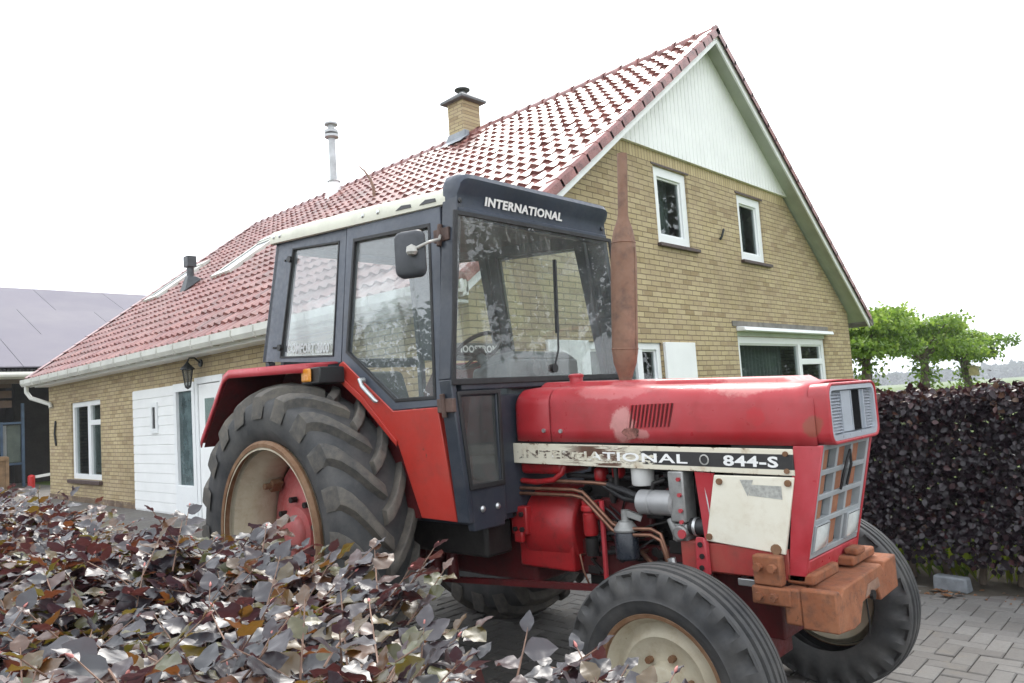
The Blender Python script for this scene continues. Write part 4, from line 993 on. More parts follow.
# thinner lines and fittings crowding the engine's side
rc = random.Random(9)
for i in range(16):
    a0, z0_, s0_ = rc.uniform(1.26, 1.75), rc.uniform(.74, 1.20), rc.uniform(.20, .262)
    a1, z1_ = a0 + rc.uniform(.06, .28), z0_ + rc.uniform(-.18, .14)
    q = MB(); q.tube([T(a0, .16, z0_), T(a0 + .01, s0_, z0_ + .01), T((a0 + a1) / 2, s0_ + .01, (z0_ + z1_) / 2 + rc.uniform(-.03, .05)), T(a1, s0_, z1_), T(a1 + .01, .16, z1_)], rc.choice([.005, .006, .009, .012]), 7)
    q.build(rc.choice(['engine_pipe', 'engine_hose']), rc.choice([M['copper'], M['dark_metal'], M['black_rubber'], M['red_oily'], M['red_dark']]), eng, smooth=60)
# front chassis rails and axle
q = MB(); q.box(1.92, 2.42, -.31, -.25, .80, .925); q.box(1.92, 2.42, .25, .31, .80, .925); q.box(2.0, 2.4, -.25, .25, .78, .84)
rail = q.build('front_frame', M['red_dark'] if False else worn_paint('rail_red_rusty', (.34, .03, .03), (.30, .07, .05), (.16, .06, .035), .35, .6, .5, 5, (.10, .05, .04), .6), tractor, bevel=.006)
q = MB(); q.hexa([T(2.0, .315, .79), T(2.07, .315, .79), T(2.07, .315, .93), T(2.0, .315, .93)], [T(2.0, .335, .79), T(2.07, .335, .79), T(2.055, .335, .955), T(2.015, .335, .955)]); q.build('red_lug', M['red'], rail, bevel=.006)
q = MB()
for a, z in ((2.035, .92), (2.04, .87), (2.035, .82)): q.cyl(T(a, .335, z), T(a, .341, z), .012, 8)
q.each('lug_hole', M['dark_metal'], rail, smooth=0)
q = MB(); q.box(1.95, 2.19, -.16, .16, .36, .52); q.bar(T(2.07, -.62, .42), T(2.07, .62, .42), .09, .11); q.cyl(T(2.07, .60, .34), T(2.07, .60, .60), .05, 16); q.cyl(T(2.07, -.60, .34), T(2.07, -.60, .60), .05, 16)
q.cyl(T(2.07, .6, .455), T(2.07, .72, .455), .05, 16); q.cyl(T(2.07, -.6, .455), T(2.07, -.8, .455), .05, 16); q.box(1.9, 2.3, -.15, .15, .50, .80)
q.build('front_axle', M['red_dark'], tractor, bevel=.01)
q = MB(); q.box(2.18, 2.30, -.30, -.22, .755, .785); q.build('axle_step', M['zinc'], tractor, bevel=.003)
# weight carrier
q = MB(); q.box(2.285, 2.405, -.365, -.315, .785, .905); q.box(2.275, 2.44, -.372, -.316, .71, .782); q.box(2.285, 2.405, .315, .365, .785, .905); q.box(2.275, 2.44, .316, .372, .71, .782)
q.each('weight_bracket', M['weight'], tractor, bevel=.008)
q = MB()
for a, z in ((2.315, .86), (2.375, .86), (2.31, .745), (2.37, .745)): q.cyl(T(a, .365, z), T(a, .392, z), .017, 6)
q.each('bracket_bolt', M['weight'], tractor, smooth=0)
# cast block: one profile seen from the front, notched along the top, hollowed below, with a pocket in its face
def wprism(pts, a0, a1): 
    m = MB(); m.hexa([T(a0, s, z) for s, z in pts], [T(a1, s, z) for s, z in pts]); return m
wpts = [(.362, .632), (.20, .612), (.13, .618), (.085, .690), (-.10, .700), (-.13, .648), (-.362, .655), (-.362, .800), (-.215, .795), (-.19, .765), (-.165, .795), (.275, .788), (.300, .762), (.325, .788), (.362, .786)]
wm = wprism(wpts, 2.475, 2.615)
wb_ = wm.build('front_weight', M['weight'], tractor, bevel=.007, seg=2, smooth=20)
q = MB(); q.box(2.405, 2.474, -.362, .362, .64, .783); q.box(2.40, 2.515, -.31, -.04, .790, .835); q.box(2.40, 2.55, .03, .30, .802, .842); q.box(2.50, 2.56, .06, .16, .842, .872)
q.each('weight_ledge', M['weight'], wb_, bevel=.010)
q = MB(); q.hexa([T(2.616, .06, .705), T(2.616, -.12, .712), T(2.616, -.10, .752), T(2.616, .02, .748)], [T(2.619, .06, .705), T(2.619, -.12, .712), T(2.619, -.10, .752), T(2.619, .02, .748)]); q.build('weight_pocket', M['rust'], wb_, smooth=0)
q = MB(); q.cyl(T(2.615, -.01, .700), T(2.63, -.01, .700), .02, 10); q.tube([T(2.59, -.02, .69), T(2.595, -.02, .58), T(2.592, -.015, .53)], .004, 5); q.each('hanging_wire', M['dark_metal'], wb_)

# ---- bonnet
def hood_section(a, zt, zb, sw=.31):
    c = .085
    pts = [(sw, zb), (sw + .004, zb + .06), (sw, zt - c)]
    for k in range(1, 7):
        an = k / 6 * PI / 2; pts.append((sw - c + c * math.cos(an), zt - c + c * math.sin(an)))
    pts += [(.15, zt + .006), (0, zt + .008)]
    full = pts + [(-s, z) for s, z in reversed(pts[:-1])]
    return [T(a, s, z) for s, z in full]
def hz(a): return 1.668 - .046 * (a - .95)       # top height along the bonnet
def hb(a): return 1.382 - .024 * (a - .95)
q = MB(); A_ = [1.20, 1.21] + list(np.linspace(1.3, 2.5, 8)) + [2.58]
q.grid([hood_section(a, hz(a), hb(a)) for a in A_])
hood = q.build('hood', M['red_hood'], tractor, smooth=40)
sd = hood.modifiers.new('Solid', 'SOLIDIFY'); sd.thickness = .006; sd.offset = -1
q = MB(); q.grid([hood_section(a, hz(a) - d, hb(a), .31 - d * .6) for a, d in ((.93, .05), (.945, .022), (.97, .008), (1.02, .004), (1.185, .004), (1.193, .012))])
rh = q.build('rear_hood', M['red_hood'], tractor, smooth=40); sd = rh.modifiers.new('Solid', 'SOLIDIFY'); sd.thickness = .006; sd.offset = -1
q = MB(); q.grid([hood_section(a, hz(a) - .012, hb(a) - .005, .298) for a in (1.18, 1.22)]); q.build('hood_seam', M['black'], tractor, smooth=40)
q = MB(); q.hexa([T(1.0, .17, hz(1.0) - .01), T(2.46, .17, hz(2.46) - .01), T(2.46, -.17, hz(2.46) - .01), T(1.0, -.17, hz(1.0) - .01)], [T(1.04, .15, hz(1.0) + .026), T(2.40, .15, hz(2.4) + .028), T(2.40, -.15, hz(2.4) + .028), T(1.04, -.15, hz(1.0) + .026)])
q.build('hood_spine', M['red_hood'], tractor, bevel=.012, seg=3)
# louvres pressed into the side of the bonnet
q = MB(); f = MB()
for k in range(11):
    a0 = 1.70 + k * .0215; 
    q.tube([T(a0 - .012, .3155, 1.435), T(a0 + .016, .3155, 1.545)], .0052, 6)
    f.tube([T(a0 - .012 + .0095, .3115, 1.437), T(a0 + .016 + .0095, .3115, 1.543)], .0040, 6)
q.each('hood_louvre', M['red_hood'], hood); f.each('louvre_slot', M['red_dark'], hood)
# scorched patch below the louvres
def scorch():
    m, nt, out = new_mat('scorched_bare_patch')
    c = mixc(nt, maprange(nt, noise(nt, 18, 6, .75), .42, .6), (.09, .035, .025), (.30, .12, .10)); finish(nt, out, c, .8); return m
rs = random.Random(5); q = MB(); pc = T(1.70, .3165, 1.415); n = 22
q.add([pc] + [(pc[0] + math.cos(2 * PI * i / n) * .045 * rs.uniform(.7, 1.25), pc[1], pc[2] + math.sin(2 * PI * i / n) * .03 * rs.uniform(.7, 1.2)) for i in range(n)], [(0, 1 + i, 1 + (i + 1) % n) for i in range(n)])
q.build('rust_patch', scorch(), hood, smooth=0)
q = MB()
for a, z in ((1.155, 1.435), (1.27, 1.43)): q.cyl(T(a, .305, z), T(a, .323, z), .011, 10)
q.each('hood_stud', M['zinc'], hood)
q = MB(); q.cyl(T(1.24, .12, hz(1.24) + .01), T(1.24, .12, hz(1.24) + .05), .036, 20); q.lathe([(.039, .05), (.041, .054), (.041, .064), (.03, .07), (0, .07)], T(1.24, .12, hz(1.24)), (0, 0, 1), 20); q.build('radiator_cap', M['red'], tractor)
# exhaust
q = MB(); ex, es = 1.545, .05
dx = .095
def EX(z): return T(ex - .04 + dx * (z - 1.6) / 1.25, es, z)
q.lathe([(.034, 1.58), (.034, 1.68), (.040, 1.70), (.060, 1.76), (.068, 1.82), (.069, 2.30), (.062, 2.40), (.050, 2.46), (.032, 2.51), (.0265, 2.54), (.0265, 2.86), (.023, 2.86), (.022, 2.6)], (0, 0, 0), (0, 0, 1), 28)
exo = q.build('exhaust', M['rust'], tractor, smooth=40)
ax_ = (Vector(EX(2.85)) - Vector(EX(1.6))).normalized(); exo.rotation_euler = Vector((0, 0, 1)).rotation_difference(ax_).to_euler()
b0 = exo.rotation_euler.to_matrix() @ Vector((0, 0, 1.6)); exo.location = Vector(EX(1.6)) - b0
q = MB(); q.bar((.069, 0, 1.80), (.069, 0, 2.36), .004, .006, (1, 0, 0)); q.lathe([(.0695, 0), (.071, .004), (.0695, .008)], (0, 0, 1.83), (0, 0, 1), 28); q.lathe([(.0625, 0), (.066, .004), (.0605, .008)], (0, 0, 2.385), (0, 0, 1), 28); q.build('muffler_seam', M['rust'], exo)
# side rail with worn lettering
def rail_z(a, top): return (1.372 if top else 1.265) - .0262 * (a - .92)
q = MB(); q.hexa([T(.92, .300, rail_z(.92, 0)), T(2.479, .300, rail_z(2.479, 0)), T(2.479, .300, rail_z(2.479, 1)), T(.92, .300, rail_z(.92, 1))], [T(.92, .316, rail_z(.92, 0)), T(2.479, .316, rail_z(2.479, 0)), T(2.479, .316, rail_z(2.479, 1)), T(.92, .316, rail_z(.92, 1))])
stripe = q.build('side_stripe', M['stripe'], tractor, bevel=.003)
rdir = Vector((1, 0, -.0262)).normalized(); udir = Vector((.0262, 0, 1)).normalized()
def on_rail(a, dz): return T(a, .3175, 1.3185 - .0262 * (a - .92) + dz)
text_obj('lettering', 'INTERNATIONAL', M['letter_worn'], stripe, on_rail(.985, -.021), rdir, udir, .042, 1.01, .018)
text_obj('lettering', '844-S', M['letter'], stripe, on_rail(2.17, -.023), rdir, udir, .046, .245, .03)
q = MB(); q.lathe([(.018, 0), (.024, .002), (.018, .004)], on_rail(2.08, 0), (0, -1, 0), 20, closed=True); q.build('round_emblem', M['decal'], stripe)
q = MB()
for a, dz in ((2.45, .035), (2.45, -.035)): q.cyl(on_rail(a, dz), (on_rail(a, dz)[0], -.326, on_rail(a, dz)[2]), .011, 8)
q.each('rail_bolt', M['rim_rust'], stripe)
q = MB(); q.box(.93, 2.56, -.295, .295, 1.36, 1.40); q.build('hood_underside', M['black'], tractor, smooth=0)
q = MB(); q.box(2.2, 2.47, -.29, .29, .84, 1.38); q.build('radiator', M['dark_metal'], tractor, smooth=0)
# cream battery panel
pa = [(2.119, 1.222), (2.476, 1.218), (2.411, .905), (2.055, .935)]
q = MB(); q.hexa([T(a, .302, z) for a, z in pa], [T(a, .318, z) for a, z in pa]); pan = q.build('side_panel', M['cream_panel'], tractor, bevel=.004)
q = MB()
for a, z, r in ((2.145, 1.195, .014), (2.45, 1.195, .014), (2.075, .955, .014), (2.375, .925, .022)): q.cyl(T(a, .318, z), T(a, .328, z), r, 10)
q.each('panel_bolt', M['rim_rust'], pan)
q = MB(); q.add([T(2.24, .3195, 1.205), T(2.30, .3195, 1.205), T(2.27, .3195, 1.135)], [(0, 1, 2)]); q.add([T(2.29, .3192, 1.185), T(2.42, .3192, 1.182), T(2.42, .3192, 1.128), T(2.275, .3192, 1.140)], [(0, 1, 2, 3)]); q.build('warranty_decal', M['decal'], pan, smooth=0)
q = MB(); q.hexa([T(2.02, .30, 1.235), T(2.115, .30, 1.228), T(2.06, .30, .93), T(2.045, .30, .93)], [T(2.02, .308, 1.235), T(2.115, .308, 1.228), T(2.06, .308, .93), T(2.045, .308, .93)]); q.build('red_side_plate', M['red'], tractor)
# nose: red cheeks, lamp hood, grille
def nose_a(z): return 2.480 + (z - .80) * .225        # front face leans forward with height
q = MB()
for sgn in (1, -1):
    lo = [(2.41, .80), (nose_a(.8), .80), (nose_a(1.345), 1.345), (2.479, 1.345)]
    q.hexa([T(a, .297 if sgn > 0 else -.25, z) for a, z in lo], [T(a, .31 if sgn > 0 else -.265, z) for a, z in lo])
q.hexa([T(nose_a(.8) - .03, .296, .80), T(nose_a(.8) - .03, -.249, .80), T(nose_a(.885) - .03, -.249, .885), T(nose_a(.885) - .03, .296, .885)],
       [T(nose_a(.8), .296, .80), T(nose_a(.8), -.249, .80), T(nose_a(.885), -.249, .885), T(nose_a(.885), .296, .885)])
nose = q.build('nose_frame', M['red'], tractor, bevel=.005)
def NP(s, z, d=0): return T(nose_a(z) + d, .0235 + s * .96, z)
gr = MB(); cs = [.272, .10, -.092, -.272]; zsb = [.895, 1.035, 1.145, 1.245, 1.335]
gr.plate([NP(.284, .887, -.006), NP(-.284, .887, -.006), NP(-.284, 1.345, -.006), NP(.284, 1.345, -.006)], [NP(.255, .912, -.006), NP(-.255, .912, -.006), NP(-.255, 1.322, -.006), NP(.255, 1.322, -.006)], (-.04, 0, 0))
for s in (.085, -.085): gr.hexa([NP(s - .012, .905, -.012), NP(s + .012, .905, -.012), NP(s + .012, 1.33, -.012), NP(s - .012, 1.33, -.012)], [NP(s - .012, .905, -.045), NP(s + .012, .905, -.045), NP(s + .012, 1.33, -.045), NP(s - .012, 1.33, -.045)])
for z in (1.03, 1.13, 1.23): gr.hexa([NP(.26, z - .011, -.009), NP(-.26, z - .011, -.009), NP(-.26, z + .011, -.009), NP(.26, z + .011, -.009)], [NP(.26, z - .011, -.04), NP(-.26, z - .011, -.04), NP(-.26, z + .011, -.04), NP(.26, z + .011, -.04)])
grl = gr.build('grille', M['grille'], tractor, bevel=.003)
q = MB(); q.hexa([NP(.26, .9, -.052), NP(-.26, .9, -.052), NP(-.26, 1.33, -.052), NP(.26, 1.33, -.052)], [NP(.26, .9, -.047), NP(-.26, .9, -.047), NP(-.26, 1.33, -.047), NP(.26, 1.33, -.047)]); q.build('grille_back', M['grille'], grl, smooth=0)
q = MB()
for s0, s1 in ((.25, .17), (.05, -.02), (-.11, -.19)):
    q.hexa([NP(s0, .905, -.045), NP(s1, .905, -.045), NP(s1, 1.325, -.045), NP(s0, 1.325, -.045)], [NP(s0, .905, -.022), NP(s1, .905, -.022), NP(s1, 1.325, -.022), NP(s0, 1.325, -.022)])
q.each('rusty_shutter', M['rust_shutter'], grl, smooth=0)
q = MB(); q.tube([NP(.02, 1.14, -.003), NP(.035, 1.20, .006), NP(.01, 1.26, .004), NP(-.03, 1.30, -.002), NP(-.05, 1.24, .004), NP(-.05, 1.15, -.003)], .006, 6); q.build('loose_cable', M['black_rubber'], grl)
for s0, s1 in ((.262, .105), (-.105, -.262)):
    q = MB(); q.plate([NP(s0, .908, .0), NP(s1, .908, .0), NP(s1, 1.022, .0), NP(s0, 1.022, .0)], [NP(s0 - .006, .913, .004), NP(s1 + .006, .913, .004), NP(s1 + .006, 1.017, .004), NP(s0 - .006, 1.017, .004)], (-.05, 0, 0))
    hl = q.build('headlight', M['grille'], grl, bevel=.004)
    hl.parent = tractor
    n = 7; rows = []
    for i in range(n):
        z = .916 + (1.014 - .916) * i / (n - 1); rows.append([NP(s0 - .01 + (s1 - s0 + .02) * j / 8, z, .002 + .014 * (1 - (2 * i / (n - 1) - 1) ** 2) * (1 - (j / 4 - 1) ** 2)) for j in range(9)])
    l = MB(); l.grid(rows); l.build('headlight_lens', M['lens'], hl, smooth=60)
# lamp hood
def LH_(s, z, a): return T(a, s, z)
def rrect(s0, s1, z0, z1, r, a, n=5):
    pts = []
    for cx, cz, a0 in ((s1 + r, z1 - r, PI / 2), (s1 + r, z0 + r, PI), (s0 - r, z0 + r, 1.5 * PI), (s0 - r, z1 - r, 2 * PI)):
        for k in range(n + 1):
            an = a0 + k / n * PI / 2; pts.append((cx - 0 + r * math.cos(an) * 1, cz + r * math.sin(an)))
    return [T(a, s, z) for s, z in pts]
za, zb2 = hb(2.6), hz(2.6) - .004
q = MB()
sec = [rrect(.306, -.27, za, zb2, .05, 2.56), rrect(.306, -.256, za, zb2 + .002, .05, 2.634), rrect(.302, -.252, za + .004, zb2 - .002, .048, 2.641), rrect(.296, -.246, za + .010, zb2 - .007, .044, 2.641), rrect(.290, -.240, za + .016, zb2 - .013, .04, 2.632)]
for A, B in zip(sec[:-1], sec[1:]):
    n = len(A); q.add(A + B, [(i, (i + 1) % n, n + (i + 1) % n, n + i) for i in range(n)])
lh = q.build('lamp_hood', M['red_hood'], tractor, smooth=50)
q = MB(); A = rrect(.291, -.241, za + .015, zb2 - .012, .04, 2.636); B = rrect(.274, -.226, za + .036, zb2 - .03, .028, 2.636); n = len(A)
C2 = rrect(.268, -.221, za + .040, zb2 - .034, .026, 2.590)
q.add(A + B + C2, [(i, (i + 1) % n, n + (i + 1) % n, n + i) for i in range(n)] + [(n + i, n + (i + 1) % n, 2 * n + (i + 1) % n, 2 * n + i) for i in range(n)] + [tuple(range(2 * n, 3 * n))])
# upright dividers of the lamp panel
z0, z1 = za + .042, zb2 - .036
for s in (.135, .024, -.080, -.122): q.box(2.592, 2.627, -(s + .004), -(s - .004), z0, z1)
for s0, s1, a0, a1 in ((.131, .028, 2.612, 2.624), (-.084, -.118, 2.624, 2.616)): q.hexa([T(a0, s0, z0), T(a1, s1, z0), T(a1, s1, z1), T(a0, s0, z1)], [T(2.60, s0, z0), T(2.60, s1, z0), T(2.60, s1, z1), T(2.60, s0, z1)])
lp = q.build('lamp_panel', M['silver'], lh, smooth=35)
q = MB(); q.box(2.586, 2.597, .080 - .0, .080, z0, z1) if False else None
q.hexa([T(2.61, .019, z0), T(2.61, -.075, z0), T(2.61, -.075, z1), T(2.61, .019, z1)], [T(2.624, .019, z0), T(2.624, -.075, z0), T(2.624, -.075, z1), T(2.624, .019, z1)]); q.build('dark_slot', simple('matt_black_slot', (.006, .006, .007), .95, 0, .2, spec=.1), lh, smooth=0)
for s0, s1 in ((.264, .137), (-.13, -.218)):
    q = MB(); k_ = 13
    for i in range(k_):
        a0, a1 = z0 + (z1 - z0) * i / k_, z0 + (z1 - z0) * (i + 1) / k_
        q.hexa([T(2.59, s0, a0), T(2.59, s1, a0), T(2.59, s1, a1), T(2.59, s0, a1)], [T(2.624, s0, a0 + .001), T(2.624, s1, a0 + .001), T(2.612, s1, a1 - .001), T(2.612, s0, a1 - .001)])
    q.build('ribbed_lamp', simple('ribbed_pale_lamp_glass', (.42, .44, .48), .2, .15, .1, 40, coat=.4), lh, smooth=0)

# ---- fenders
def fender(sg):
    m_ = (lambda L: L) if sg > 0 else mir
    q = MB()
    lip = [(-1.205, 1.09, 1.46), (-1.18, 1.09, 1.50), (-.85, 1.085, 1.885), (-.79, 1.08, 1.912), (-.14, 1.0, 1.895), (-.10, .80, 1.893)]
    inn = [(-1.205, .68, 1.46), (-1.18, .68, 1.50), (-.85, .68, 1.90), (-.79, .68, 1.925), (-.14, .68, 1.912), (-.10, .68, 1.905)]
    q.grid([m_([T(*p) for p in lip]), m_([T(*p) for p in inn])])
    low = [(a, s + .004, z - .05) if i > 1 else (a + .02, s + .004, z - .03) for i, (a, s, z) in enumerate(lip)]
    q.grid([m_([T(*p) for p in lip]), m_([T(*p) for p in low])])
    fo = q.build('rear_fender', M['red'], tractor, smooth=20)
    sd = fo.modifiers.new('Solid', 'SOLIDIFY'); sd.thickness = .008; sd.offset = 0
    u = MB(); off = lambda L, d: [(a + (.03 if i < 3 else 0), s - .01, z - d) for i, (a, s, z) in enumerate(L)]
    u.grid([m_([T(*p) for p in off(lip, .03)]), m_([T(*p) for p in off(inn, .03)])]); u.build('fender_underside', M['red_dark'], fo, smooth=20)
    # inner wall of the wheel arch
    w_ = MB(); arc = [(-1.16, 1.0), (-1.16, 1.48), (-.84, 1.88), (.04, 1.88), (.42, 1.40), (.54, 1.0)]
    w_.add(m_([T(a, .672, z) for a, z in arc]) + m_([T(a, .655, z) for a, z in arc]), [tuple(range(6)), tuple(range(6, 12))[::-1]] + [(i, (i + 1) % 6, 6 + (i + 1) % 6, 6 + i) for i in range(6)])
    w_.build('wheel_arch', M['red_dark'], fo, smooth=0)
    i_ = MB(); y0, y1 = (-.93, -.76) if sg > 0 else (.76, .93)
    i_.box(-.185, .015, y0, y1, 1.775, 1.872); io = i_.build('indicator', M['black'], fo, bevel=.008)
    if sg > 0:
        l = MB(); l.box(-.155, -.062, -.952, -.932, 1.79, 1.868); l.build('amber_lens', M['amber'], fo, bevel=.01)
    return fo
fender(1); fender(-1)
# red lower door panel + its rear edging strip
pol = [(-.067, 1.892), (-.088, 1.803), (.163, 1.658), (.446, 1.401), (.566, 1.005), (.850, 1.00), (.815, 1.595), (.44, 1.59), (-.03, 1.905)]
def side_poly(poly, d0, d1, name, mat, parent, sg=1, bevel=.003):
    q = MB(); lo, hi = RC(poly, d0), RC(poly, d1)
    if sg < 0: lo, hi = mir(lo), mir(hi)
    q.hexa(lo, hi); return q.build(name, mat, parent, bevel=bevel, smooth=30)
# ---- cab
def cab_side(sg):
    mm = (lambda L: L) if sg > 0 else mir
    q = MB()
    out1 = [(-.965, 2.835), (-.095, 2.745), (-.065, 1.90), (-1.035, 1.985)]; in1 = [(-.735, 2.735), (-.165, 2.675), (-.15, 1.945), (-.795, 1.99)]
    q.plate(mm(RC(out1, .0)), mm(RC(in1, .0)), Vector(mm([(0, .05, 0)])[0]))
    rsw = q.build('rear_side_frame', M['grey_blue'], cab, bevel=.006)
    g_ = MB(); g_.hexa(mm(RC([(a * .99 - .0, z) for a, z in in1], -.012)), mm(RC([(a * .99, z) for a, z in in1], -.018)))
    gl_ = g_.build('rear_side_glass', M['cab_glass'], rsw, smooth=0)
    e = MB(); in1b = [(-.725, 2.725), (-.175, 2.665), (-.16, 1.955), (-.785, 2.0)]; e.plate(mm(RC(in1, .004)), mm(RC(in1b, .004)), Vector(mm([(0, .02, 0)])[0])); e.build('window_rubber', M['black_rubber'], rsw)
    if sg > 0:
        b0, b1 = Vector(CS(-.715, 2.012, .006)), Vector(CS(-.20, 1.967, .006)); rd = (b1 - b0).normalized(); ud = (Vector(CS(-.5, 2.4)) - Vector(CS(-.5, 2.0))).normalized()
        text_obj('lettering', 'COMFORT 2000', M['faint_letter'], rsw, Vector(CS(-.70, 2.015, .004)), rd, ud, .062, .50, .03)
        hb_ = MB()
        for a, z in ((-.745, 2.66), (-.79, 2.06)): hb_.cyl(CS(a, z, .0), CS(a, z, .022), .022, 12)
        for a, z in ((-.82, 2.665), (-.795, 2.668), (-.885, 2.067), (-.86, 2.065)): hb_.cyl(CS(a, z, .0), CS(a, z, .008), .008, 8)
        hb_.each('window_knob', M['black'], rsw)
    # door
    q = MB(); out2 = [(-.082, 2.74), (.80, 2.685), (.855, 1.598), (.43, 1.592), (-.05, 1.905)]; in2 = [(0.0, 2.65), (.722, 2.592), (.808, 1.640), (.470, 1.640), (-.005, 1.955)]
    q.plate(mm(RC(out2, .008)), mm(RC(in2, .008)), Vector(mm([(0, .045, 0)])[0]))
    door = q.build('cab_door', M['grey_blue'], cab, bevel=.006)
    g_ = MB(); g_.hexa(mm(RC(in2, -.008)), mm(RC(in2, -.014))); g_.build('door_glass', M['cab_glass'], door, smooth=0)
    cx, cz = .40, 2.1
    in2b = [(cx + (a - cx) * .96, cz + (z - cz) * .965) for a, z in in2]
    e = MB(); e.plate(mm(RC([(cx + (a - cx) * 1.01, cz + (z - cz) * 1.01) for a, z in in2], .012)), mm(RC(in2b, .012)), Vector(mm([(0, .022, 0)])[0])); e.build('door_rubber', M['black_rubber'], door, bevel=.003)
    side_poly(pol, -.02, .012, 'red_door_panel', M['red_door'], door, sg, .005)
    if sg > 0:
        strip = [(-.080, 1.806), (.163, 1.652), (.440, 1.395), (.448, 1.425), (.18, 1.685), (-.072, 1.835)]
        side_poly(strip, .012, .022, 'fender_edging', M['red_door'], door, sg, .003)
        h = MB(); h.cyl(CS(.20, 1.775, .012), CS(.20, 1.775, .04), .016, 12); h.tube([CS(.19, 1.782, .04), CS(.23, 1.74, .045), CS(.33, 1.652, .04), CS(.345, 1.645, .035)], [.011, .012, .012, .008], 10); h.build('door_handle', M['zinc'], door)
        k = MB()
        for z in (2.50, 1.60):
            a = .81 if z > 2 else .86
            k.box(a - .02, a + .10, -(S_(z) + .035), -(S_(z) + .01), z - .035, z + .035); k.cyl(CS(a + .03, z - .06, .035), CS(a + .03, z + .06, .035), .014, 10)
        k.each('door_hinge', M['hinge'], door, 2, bevel=.003)
    return rsw
# cab body: pillars, sills, floor
cb = MB()
for sg in (1, -1):
    f_ = (lambda p: p) if sg > 0 else (lambda p: (p[0], -p[1], p[2]))
    for z0_, z1_ in ((1.73, 2.70), (1.0, 1.73)):
        a0, a1 = (.90, .90)
        def sec(z):
            s = S_(z); ao = .862 if z <= 1.73 else .862 - .03 * (z - 1.73)
            if z > 2.6: ao = .835
            return [f_(T(ao, s + .022, z)), f_(T(.955, s + .022, z)), f_(T(.955, s - .012, z)), f_(T(ao, s - .055, z))]
        cb.hexa(sec(z0_), sec(z1_))
    # rear corner posts
    cb.hexa([f_(CS(-1.03, 1.98)), f_(CS(-.98, 1.98)), f_(CS(-.98, 1.98, -.06)), f_(CS(-1.03, 1.98, -.06))], [f_(CS(-.96, 2.82)), f_(CS(-.91, 2.82)), f_(CS(-.91, 2.82, -.06)), f_(CS(-.96, 2.82, -.06))])
    cb.hexa([f_(CS(-1.0, 1.2, -.02)), f_(CS(-.95, 1.2, -.02)), f_(CS(-.95, 1.2, -.07)), f_(CS(-1.0, 1.2, -.07))], [f_(CS(-1.03, 1.98, -.02)), f_(CS(-.98, 1.98, -.02)), f_(CS(-.98, 1.98, -.07)), f_(CS(-1.03, 1.98, -.07))])
cb.box(.90, .955, -.70, .70, 1.672, 1.718)     # sill below the windscreen
cb.box(.90, .95, -.64, .64, 2.585, 2.66)        # head rail
cb.box(.91, .95, -.45, -.425, .98, 1.67); cb.box(.91, .95, .425, .45, .98, 1.67)
for s0, s1 in ((.44, .70), (-.70, -.44)):
    y0, y1 = sorted((-s0, -s1))
    cb.hexa([(.905, y0 * (.95 if y0 < -.6 else 1), .955), (.905, y1 * (.95 if y1 > .6 else 1), .955), (.905, y1, 1.185), (.905, y0, 1.185)], [(.95, y0 * (.95 if y0 < -.6 else 1), .955), (.95, y1 * (.95 if y1 > .6 else 1), .955), (.95, y1, 1.185), (.95, y0, 1.185)])
    cb.box(.91, .945, y0, y1, 1.64, 1.675)
cb.box(-1.0, -.95, -.6, .6, 1.93, 2.0); cb.box(-.95, -.90, -.58, .58, 2.74, 2.82)
cb.box(-.98, .9, -.60, .60, .97, 1.02)
cb.box(.90, .925, -.425, .425, 1.0, 1.64)
cab = cb.build('cab_frame', M['blue'], tractor, bevel=.006)
cab_side(1); cab_side(-1)
q = MB(); q.hexa([T(.958, .67, 2.595), T(.958, .755, 1.72), T(.958, -.75, 1.72), T(.958, -.675, 2.595)], [T(.963, .67, 2.595), T(.963, .755, 1.72), T(.963, -.75, 1.72), T(.963, -.675, 2.595)]); q.build('windscreen', M['screen_glass'], cab, smooth=0)
q = MB(); o_ = [T(.957, .690, 2.612), T(.957, .772, 1.70), T(.957, -.762, 1.70), T(.957, -.690, 2.612)]; i_ = [T(.957, .662, 2.588), T(.957, .744, 1.732), T(.957, -.738, 1.732), T(.957, -.666, 2.588)]; q.plate(o_, i_, (.012, 0, 0)); q.build('windscreen_rubber', M['black_rubber'], cab, bevel=.003)
for sg in (1, -1):
    q = MB(); pp = [T(.93, sg * .725, 1.655), T(.93, sg * .675, 1.18), T(.93, sg * .445, 1.18), T(.93, sg * .435, 1.655)]; q.hexa(pp, [(x + .006, y, z) for x, y, z in pp]); lw_ = q.build('lower_front_glass', M['low_glass'], cab, smooth=0)
    q = MB(); p2 = [T(.951, sg * .738, 1.668), T(.951, sg * .686, 1.165), T(.951, sg * .430, 1.165), T(.951, sg * .424, 1.668)]; p3 = [T(.951, sg * .712, 1.648), T(.951, sg * .668, 1.192), T(.951, sg * .452, 1.192), T(.951, sg * .446, 1.648)]
    q.plate(p2, p3, (.012, 0, 0)); q.build('lower_glass_rubber', M['black_rubber'], cab, bevel=.003)
q = MB()
for s, z in ((.60, 1.06), (.49, 1.06)): q.lathe([(.017, 0), (.017, .004), (.008, .012), (0, .013)], T(.951, s, z), (1, 0, 0), 14)
q.each('panel_bolt', M['zinc'], cab)
q = MB(); q.hexa([T(-.965, .60, 2.74), T(-.995, .66, 1.99), T(-.995, -.66, 1.99), T(-.965, -.60, 2.74)], [T(-.96, .60, 2.74), T(-.99, .66, 1.99), T(-.99, -.66, 1.99), T(-.96, -.60, 2.74)]); q.build('rear_window', M['cab_glass'], cab, smooth=0)
